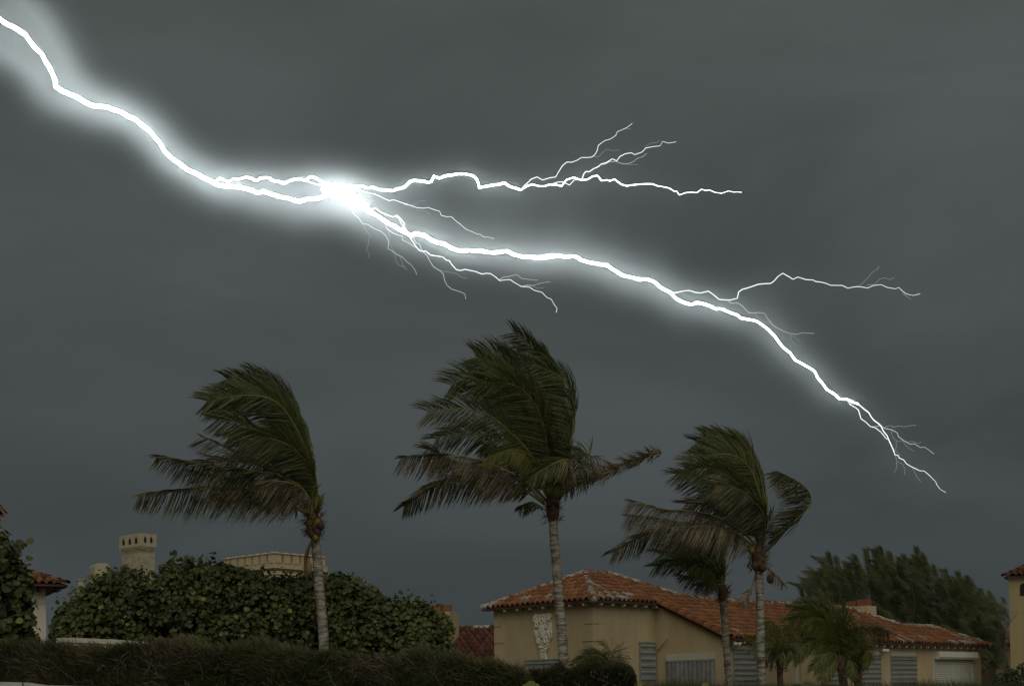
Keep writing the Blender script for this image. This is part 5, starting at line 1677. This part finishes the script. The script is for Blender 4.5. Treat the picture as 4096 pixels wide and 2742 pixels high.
upper = (A2((290, 335), (335, 290), (430, 335), (480, 300), (530, 300), (610, 280), (660, 290), (715, 320), (765, 290), (850, 290),
            (890, 320), (960, 330), (1000, 348), (1080, 315), (1160, 295), (1225, 315), (1290, 278), (1340, 295), (1400, 330),
            (1450, 355), (1600, 370), (1700, 385), (1820, 375), (1870, 392), (1920, 385), (2010, 412), (2140, 422))
         + A3((580, 255), (640, 245), (670, 215), (700, 185), (750, 172), (830, 180), (880, 195), (910, 175), (930, 135), (980, 150),
              (1050, 128), (1120, 118), (1170, 108), (1230, 108), (1310, 125), (1345, 170), (1370, 238), (1440, 230), (1490, 220),
              (1560, 215), (1610, 195), (1650, 230), (1700, 240), (1760, 262))
         + A4((205, 725), (250, 690), (300, 675), (360, 688), (420, 690), (460, 675), (530, 680), (580, 690), (625, 630), (690, 607),
              (760, 632), (820, 630), (870, 598), (910, 592), (950, 635), (1000, 633), (1025, 645), (1070, 625), (1130, 675),
              (1190, 688), (1270, 680), (1340, 672), (1430, 670), (1470, 688), (1540, 695), (1590, 712), (1630, 740), (1655, 738),
              (1683, 773), (1740, 750), (1800, 745), (1850, 750), (1890, 720), (1930, 730), (1960, 722), (2010, 750), (2080, 755),
              (2140, 735), (2190, 748), (2265, 748)))
BR = [  # (points, start width, end width) in photo pixels
    (A2((1240, 318), (1290, 345), (1360, 362), (1430, 388), (1500, 400)), 8, 8),
    (A2((1700, 400), (1800, 425), (1900, 450), (1990, 480), (2100, 530), (2140, 520), (2230, 550), (2290, 565)) +
     A3((640, 398), (770, 440), (880, 432), (930, 458), (985, 470), (1000, 505), (1060, 525), (1100, 520), (1150, 565), (1240, 645),
        (1300, 670), (1350, 692), (1375, 688), (1415, 712), (1510, 735)), 5, 1.2),
    (A3((640, 405), (700, 430), (790, 462), (850, 470), (895, 505)), 1.5, 1), (A3((680, 415), (760, 400), (790, 365), (850, 370)), 1.5, 1),
    (A3((280, 440), (330, 450), (370, 445), (420, 480), (470, 505), (540, 525), (570, 512), (610, 545), (645, 590), (630, 620), (660, 660)), 7, 5),
    (A3((550, 515), (590, 540), (620, 595), (660, 640), (670, 680)), 4, 4),
    (A3((135, 430), (155, 490), (210, 540), (245, 590), (290, 597), (350, 630), (420, 660), (470, 710), (500, 765), (488, 835),
        (530, 850), (570, 890), (630, 910), (710, 990), (750, 1040), (765, 1080)), 3.5, 1.2),
    (A3((245, 595), (270, 650), (320, 710), (298, 745), (300, 790), (275, 845), (305, 880), (300, 920)), 1.8, 1),
    (A3((465, 590), (480, 640), (530, 680), (620, 710), (630, 750), (690, 780), (760, 820), (830, 860)), 3, 2),
    (A3((490, 650), (505, 720), (500, 780), (545, 850), (600, 900), (630, 990), (670, 1035)), 1.8, 1),
    (A3((530, 855), (560, 920), (565, 960), (600, 995), (640, 1005)), 1.5, 1),
    (A3((690, 705), (740, 790), (800, 855), (850, 855), (900, 890), (960, 900), (1020, 912), (1050, 940), (1080, 945), (1110, 990),
        (1150, 1035), (1180, 1045), (1230, 1032), (1330, 1048), (1390, 1072), (1480, 1070), (1530, 1110), (1560, 1135), (1630, 1125),
        (1670, 1128), (1700, 1155), (1770, 1195), (1850, 1200), (1900, 1232), (1970, 1248), (2020, 1300), (2060, 1320), (2090, 1365),
        (2120, 1400), (2110, 1445)), 6, 1.5),
    (A3((720, 710), (760, 770), (795, 790), (810, 850), (860, 890), (890, 945), (935, 1010), (985, 1040), (1020, 1075), (1030, 1130),
        (1060, 1185), (1110, 1225), (1190, 1248), (1230, 1270), (1238, 1315)), 3.5, 1.3),
    (A3((985, 1040), (1060, 1055), (1150, 1070), (1200, 1105), (1250, 1115)), 1.8, 1),
    (A3((1560, 1130), (1600, 1105), (1660, 1095), (1730, 1078), (1780, 1115), (1870, 1130), (1930, 1135)), 2, 1),
    (A3((1770, 1200), (1830, 1180), (1890, 1185), (1940, 1165), (2050, 1150)), 2, 1), (A3((1790, 1205), (1870, 1190), (1930, 1210), (1990, 1205)), 1.6, 1),
    (A4((200, 722), (230, 680), (290, 630), (345, 605), (400, 632), (470, 608), (520, 603), (545, 560), (580, 505), (625, 463),
        (675, 463), (720, 445), (765, 418), (800, 422), (850, 418), (885, 400), (905, 360), (925, 310), (975, 263), (1035, 248), (1085, 212),
        (1095, 182), (1140, 163), (1190, 140), (1240, 102)), 5, 1.3),
    (A4((860, 415), (930, 410), (960, 375), (1000, 345), (1060, 365), (1125, 350)), 1.8, 1), (A4((1155, 152), (1225, 153)), 1.3, 1),
    (A4((770, 630), (785, 580), (805, 555), (840, 555), (875, 525), (920, 510), (950, 485), (990, 470), (1050, 438), (1095, 450),
        (1125, 410), (1175, 390), (1230, 378), (1260, 395), (1330, 372), (1370, 335), (1430, 320), (1500, 312), (1525, 275), (1580, 292), (1650, 275)), 5.5, 1.3),
    (A4((960, 492), (1030, 465), (1085, 460), (1150, 478), (1200, 485), (1290, 433), (1340, 415), (1375, 383)), 2.2, 1), (A4((1150, 475), (1220, 485), (1295, 492)), 1.5, 1),
    (A4((1340, 360), (1370, 315), (1415, 283), (1470, 285), (1500, 262)), 1.5, 1), (A4((420, 690), (540, 650), (590, 648), (650, 680), (700, 630), (740, 630)), 4, 4),
    (A5((350, 322), (390, 335), (440, 322), (490, 312), (550, 332), (590, 335), (650, 320), (690, 345), (735, 385), (815, 395), (880, 375),
        (888, 325), (915, 308), (960, 295), (1000, 278), (1080, 262), (1140, 262), (1190, 208), (1235, 183), (1280, 205), (1310, 225),
        (1350, 210), (1410, 230), (1470, 233), (1490, 248), (1560, 255), (1610, 272), (1700, 275), (1740, 292), (1850, 285), (1895, 295),
        (1940, 278), (2000, 273), (2050, 290), (2110, 300), (2140, 290), (2190, 335), (2250, 355), (2305, 340)), 6, 1.2),
    (A5((1800, 290), (1850, 265), (1900, 210), (1930, 175), (1965, 155), (1985, 125)), 1.5, 1), (A5((1890, 275), (1950, 265), (1985, 225), (2030, 217), (2070, 233), (2098, 215)), 1.6, 1),
    (A5((2140, 295), (2180, 345), (2235, 388)), 1.3, 1),
    (A5((810, 398), (840, 415), (870, 407), (915, 430), (960, 488), (1050, 485), (1095, 495), (1110, 535), (1180, 605), (1240, 635), (1290, 652), (1340, 660),
        (1390, 645), (1430, 650), (1478, 650)), 2.6, 1.2),
    (A5((1290, 655), (1300, 700), (1330, 745), (1375, 748)), 1.3, 1), (A5((1290, 655), (1330, 680), (1370, 715)), 1.2, 1),
    (A5((1015, 490), (1050, 545), (1130, 568)), 1.3, 1),
    (A6((825, 275), (860, 335), (920, 370), (950, 395), (965, 450), (985, 500), (1030, 530), (1090, 585), (1150, 597), (1205, 640), (1260, 715), (1300, 735), (1320, 790), (1360, 870)), 4, 2.5),
    (A6((1205, 575), (1240, 605), (1330, 620), (1395, 655), (1410, 705), (1490, 755), (1545, 785), (1590, 780), (1660, 825), (1700, 815), (1760, 855), (1810, 895)), 2.5, 1.2),
    (A6((1230, 600), (1310, 573), (1350, 595), (1410, 577), (1480, 590), (1610, 568)), 1.8, 1), (A6((1100, 583), (1150, 583), (1205, 572)), 2, 2),
    (A6((1325, 620), (1340, 700), (1395, 757), (1450, 743), (1510, 820), (1580, 865)), 1.5, 1), (A6((1380, 755), (1375, 860), (1430, 915)), 1.2, 1),
    (A6((1370, 905), (1390, 985), (1450, 1005), (1485, 1075), (1475, 1130)), 1.4, 1), (A6((1388, 985), (1390, 1050), (1355, 1115)), 1.2, 1),
    (A6((1555, 1040), (1590, 1090), (1610, 1155), (1665, 1215)), 1.2, 1), (A6((1510, 755), (1580, 750), (1630, 775), (1665, 760)), 1.2, 1),
]
rl = random.Random(5)
def wander(q): return 14 * mnoise.noise((q.x * .0015, q.y * .0015, .3))
def jag(pts, w0, w1, profile=None, depth_off=0.0, jit=1.0):
    """subdivide a traced channel and add small kinks, in 3-D at the bolt's distance"""
    P = [Vector((x, y)) for x, y in pts]
    L_ = [0]
    for a, b in zip(P, P[1:]): L_.append(L_[-1] + (b - a).length)
    out_, rad = [], []
    n = len(P)
    ph = rl.uniform(0, 100)
    for i in range(n - 1):
        seg = (P[i + 1] - P[i]).length
        k = max(1, int(seg / 16))
        for j in range(k):
            t = j / k
            q = P[i].lerp(P[i + 1], t)
            s = (L_[i] + seg * t) / L_[-1]
            q = q + Vector((rl.uniform(-1, 1), rl.uniform(-1, 1))) * jit * min(3.0, 1 + seg * .03)
            d = LD + depth_off + wander(q)
            out_.append(at(q.x, q.y, d))
            wd = profile(q.x) if profile else (w0 + (w1 - w0) * s ** .8) * .82
            rad.append(max(wd, .7) * .5 / F * LD * rl.uniform(.9, 1.1))
    q = P[-1]
    out_.append(at(q.x, q.y, LD + depth_off + wander(q)))
    rad.append(max(profile(q.x) if profile else w1, .9) * .5 / F * LD)
    return out_, rad

def interp(tab, x):
    for (a, b), (c, d) in zip(tab, tab[1:]):
        if x <= c: return b + (d - b) * max(0, (x - a) / (c - a))
    return tab[-1][1]
main_w = lambda x: interp([(0, 14), (900, 12.5), (1200, 11), (1500, 11.5), (2200, 9), (2700, 7.5), (3200, 5), (3480, 4.5), (3560, 3.2), (3590, 2.5), (3780, 1)], x)
up_w = lambda x: interp([(850, 5.5), (1500, 6.5), (1900, 5.5), (2200, 4.6), (2500, 3.6), (2700, 2.0), (2965, .7)], x)
bolt_m = emis('lightning_channel', (0.90, 0.97, 1.0), 60.0)
fine_m = emis('lightning_streamer', (0.90, 0.97, 1.0), 0.85)
mid_m = emis('lightning_branch', (0.90, 0.97, 1.0), 1.6)
tail_m = emis('lightning_tail', (0.90, 0.97, 1.0), 46.0)
fork_m = emis('lightning_fork', (0.90, 0.97, 1.0), 7.0)
faint_m = emis('lightning_filament', (0.90, 0.97, 1.0), 0.42)
branch_m = emis('lightning_side', (0.90, 0.97, 1.0), 1.5)
flare_m = emis('lightning_flare', (0.90, 0.97, 1.0), 52.0)
bolt = thing('lightning_bolt', 'jagged white lightning bolt forking across the dark storm sky', 'lightning', at(1400, 780, LD))
bl = Vector(bolt.location)
def channel(name, pts, w0, w1, profile=None, n=6, off=0.0, m=None):
    p, r = jag(pts, w0, w1, profile, off)
    return MB().tube([q - bl for q in p], r, n).build(name, m or bolt_m, bolt, True)
def cut(pts, a, b): return [p for p in pts if a - 1 <= p[0] <= b + 1]
k1 = max(i for i, p in enumerate(main) if p[0] < 2900); k2 = max(i for i, p in enumerate(main) if p[0] < 3440)
u1 = max(i for i, p in enumerate(upper) if p[0] < 2080)
tag(channel('main_channel', main[:k1 + 1], 20, 1.5, main_w), 'thick main channel from the top left corner')
tag(channel('lower_channel', main[k1:k2 + 1], 8, 4, main_w, m=tail_m), 'thinner run of the main channel')
tag(channel('channel_tip', main[k2:], 5, 1.3, main_w, m=mid_m), 'fading tip of the main channel')
tag(channel('upper_branch', upper[:u1 + 1], 9, 7, up_w, m=tail_m), 'bright branch running level to the right')
tag(channel('upper_branch_tip', upper[u1:], 7, 1.3, up_w, m=fork_m), 'fading tip of the level branch')
for pts, a, b in BR:
    channel('side_branch', pts, a, b, n=4 if a < 3 else 5, m=faint_m if a < 2 else fine_m if a < 4 else branch_m)
m_ = MB()
for (x, y, rx, ry) in ((1345, 768, 50, 25), (1400, 795, 54, 26), (1440, 815, 36, 17), (1312, 762, 28, 15), (1370, 748, 46, 10)):
    k = LD / F
    m_.ball(at(x, y, LD + wander(Vector((x, y)))) - bl, rx * k, 18 * k, ry * k, 14, 8, Matrix.Rotation(R(14), 3, 'Y'))
tag(m_.build('junction_flare', flare_m, bolt, True), 'blinding knot where the channels cross')

# mist added round the bolt to scatter its light into a halo
def mist(pts, radf, sq=1.0, step=60):
    bm = bmesh.new()
    P = [Vector(p) for p in pts]
    acc = 0
    for a, b in zip(P, P[1:]):
        n = max(1, int((b - a).length / step))
        for i in range(n):
            q = a.lerp(b, i / n)
            r = radf(q.x) / F * LD
            bmesh.ops.create_icosphere(bm, subdivisions=2, radius=r, matrix=Matrix.Translation(at(q.x, q.y, LD + wander(q))))
    return bm
bm = mist(main, lambda x: interp([(-80, 345), (100, 300), (300, 240), (500, 225), (1000, 228), (1400, 245), (1700, 212), (2600, 224), (3200, 205), (3600, 170), (3780, 120)], x))
b2 = mist(upper, lambda x: interp([(800, 200), (1500, 185), (1750, 165), (2200, 185), (2700, 150), (2965, 100)], x))
b3 = mist(BR[25][0], lambda x: interp([(2700, 190), (3100, 150), (3700, 80)], x))
b4 = mist(BR[20][0], lambda x: interp([(2329, 190), (2700, 80)], x))
mm = bpy.data.meshes.new('tmp')
for b in (b2, b3, b4):
    b.to_mesh(mm); bm.from_mesh(mm); b.free()
me = bpy.data.meshes.new('glowing_mist')
bm.to_mesh(me); bm.free()
mo = bpy.data.objects.new('glowing_mist', me)
COL.objects.link(mo)
gn = bpy.data.node_groups.new('mist_volume', 'GeometryNodeTree')
gn.interface.new_socket('Geometry', in_out='INPUT', socket_type='NodeSocketGeometry')
gn.interface.new_socket('Geometry', in_out='OUTPUT', socket_type='NodeSocketGeometry')
gi, go = gn.nodes.new('NodeGroupInput'), gn.nodes.new('NodeGroupOutput')
mv = gn.nodes.new('GeometryNodeMeshToVolume')
mv.resolution_mode = 'VOXEL_SIZE'
mv.inputs['Voxel Size'].default_value = 1.7
mv.inputs['Interior Band Width'].default_value = 26.0
mv.inputs['Density'].default_value = 1.0
sm = gn.nodes.new('GeometryNodeSetMaterial')
gn.links.new(gi.outputs[0], mv.inputs['Mesh'])
gn.links.new(mv.outputs['Volume'], sm.inputs['Geometry'])
gn.links.new(sm.outputs[0], go.inputs[0])
rm = mo.modifiers.new('one_skin', 'REMESH')
rm.mode = 'VOXEL'; rm.voxel_size = 3.0
sk = mo.modifiers.new('soften', 'SMOOTH'); sk.iterations = 8; sk.factor = .6
md = mo.modifiers.new('mist', 'NODES')
md.node_group = gn
vm = bpy.data.materials.new('halo_mist')
vm.use_nodes = True
n = vm.node_tree; n.nodes.clear()
o = n.nodes.new('ShaderNodeOutputMaterial')
pv = n.nodes.new('ShaderNodeVolumePrincipled')
pv.inputs['Color'].default_value = (0.90, 0.97, 0.97, 1)
pv.inputs['Density Attribute'].default_value = ''
at_ = n.nodes.new('ShaderNodeAttribute')
at_.attribute_name = 'density'
pw = n.nodes.new('ShaderNodeFloatCurve')      # density shaped to even out the halo: thin at rim and channel, thickest between
cv = pw.mapping.curves[0]
cv.points[0].location = (0, 0); cv.points[1].location = (1.0, .16)
for x_, y_ in ((.19, .03), (.36, .13), (.53, .40), (.68, .80), (.80, .85), (.92, .42)): cv.points.new(x_, y_)
pw.mapping.update()
ml = n.nodes.new('ShaderNodeMath'); ml.operation = 'MULTIPLY'; ml.inputs[1].default_value = 0.0108
n.links.new(at_.outputs['Fac'], pw.inputs['Value'])
n.links.new(pw.outputs[0], ml.inputs[0])
n.links.new(ml.outputs[0], pv.inputs['Density'])
sm.inputs['Material'].default_value = vm
n.links.new(pv.outputs[0], o.inputs['Volume'])
me.materials.append(vm)
tag(mo, 'pale mist added around the lightning bolt to give its halo', None, None, 'stuff')
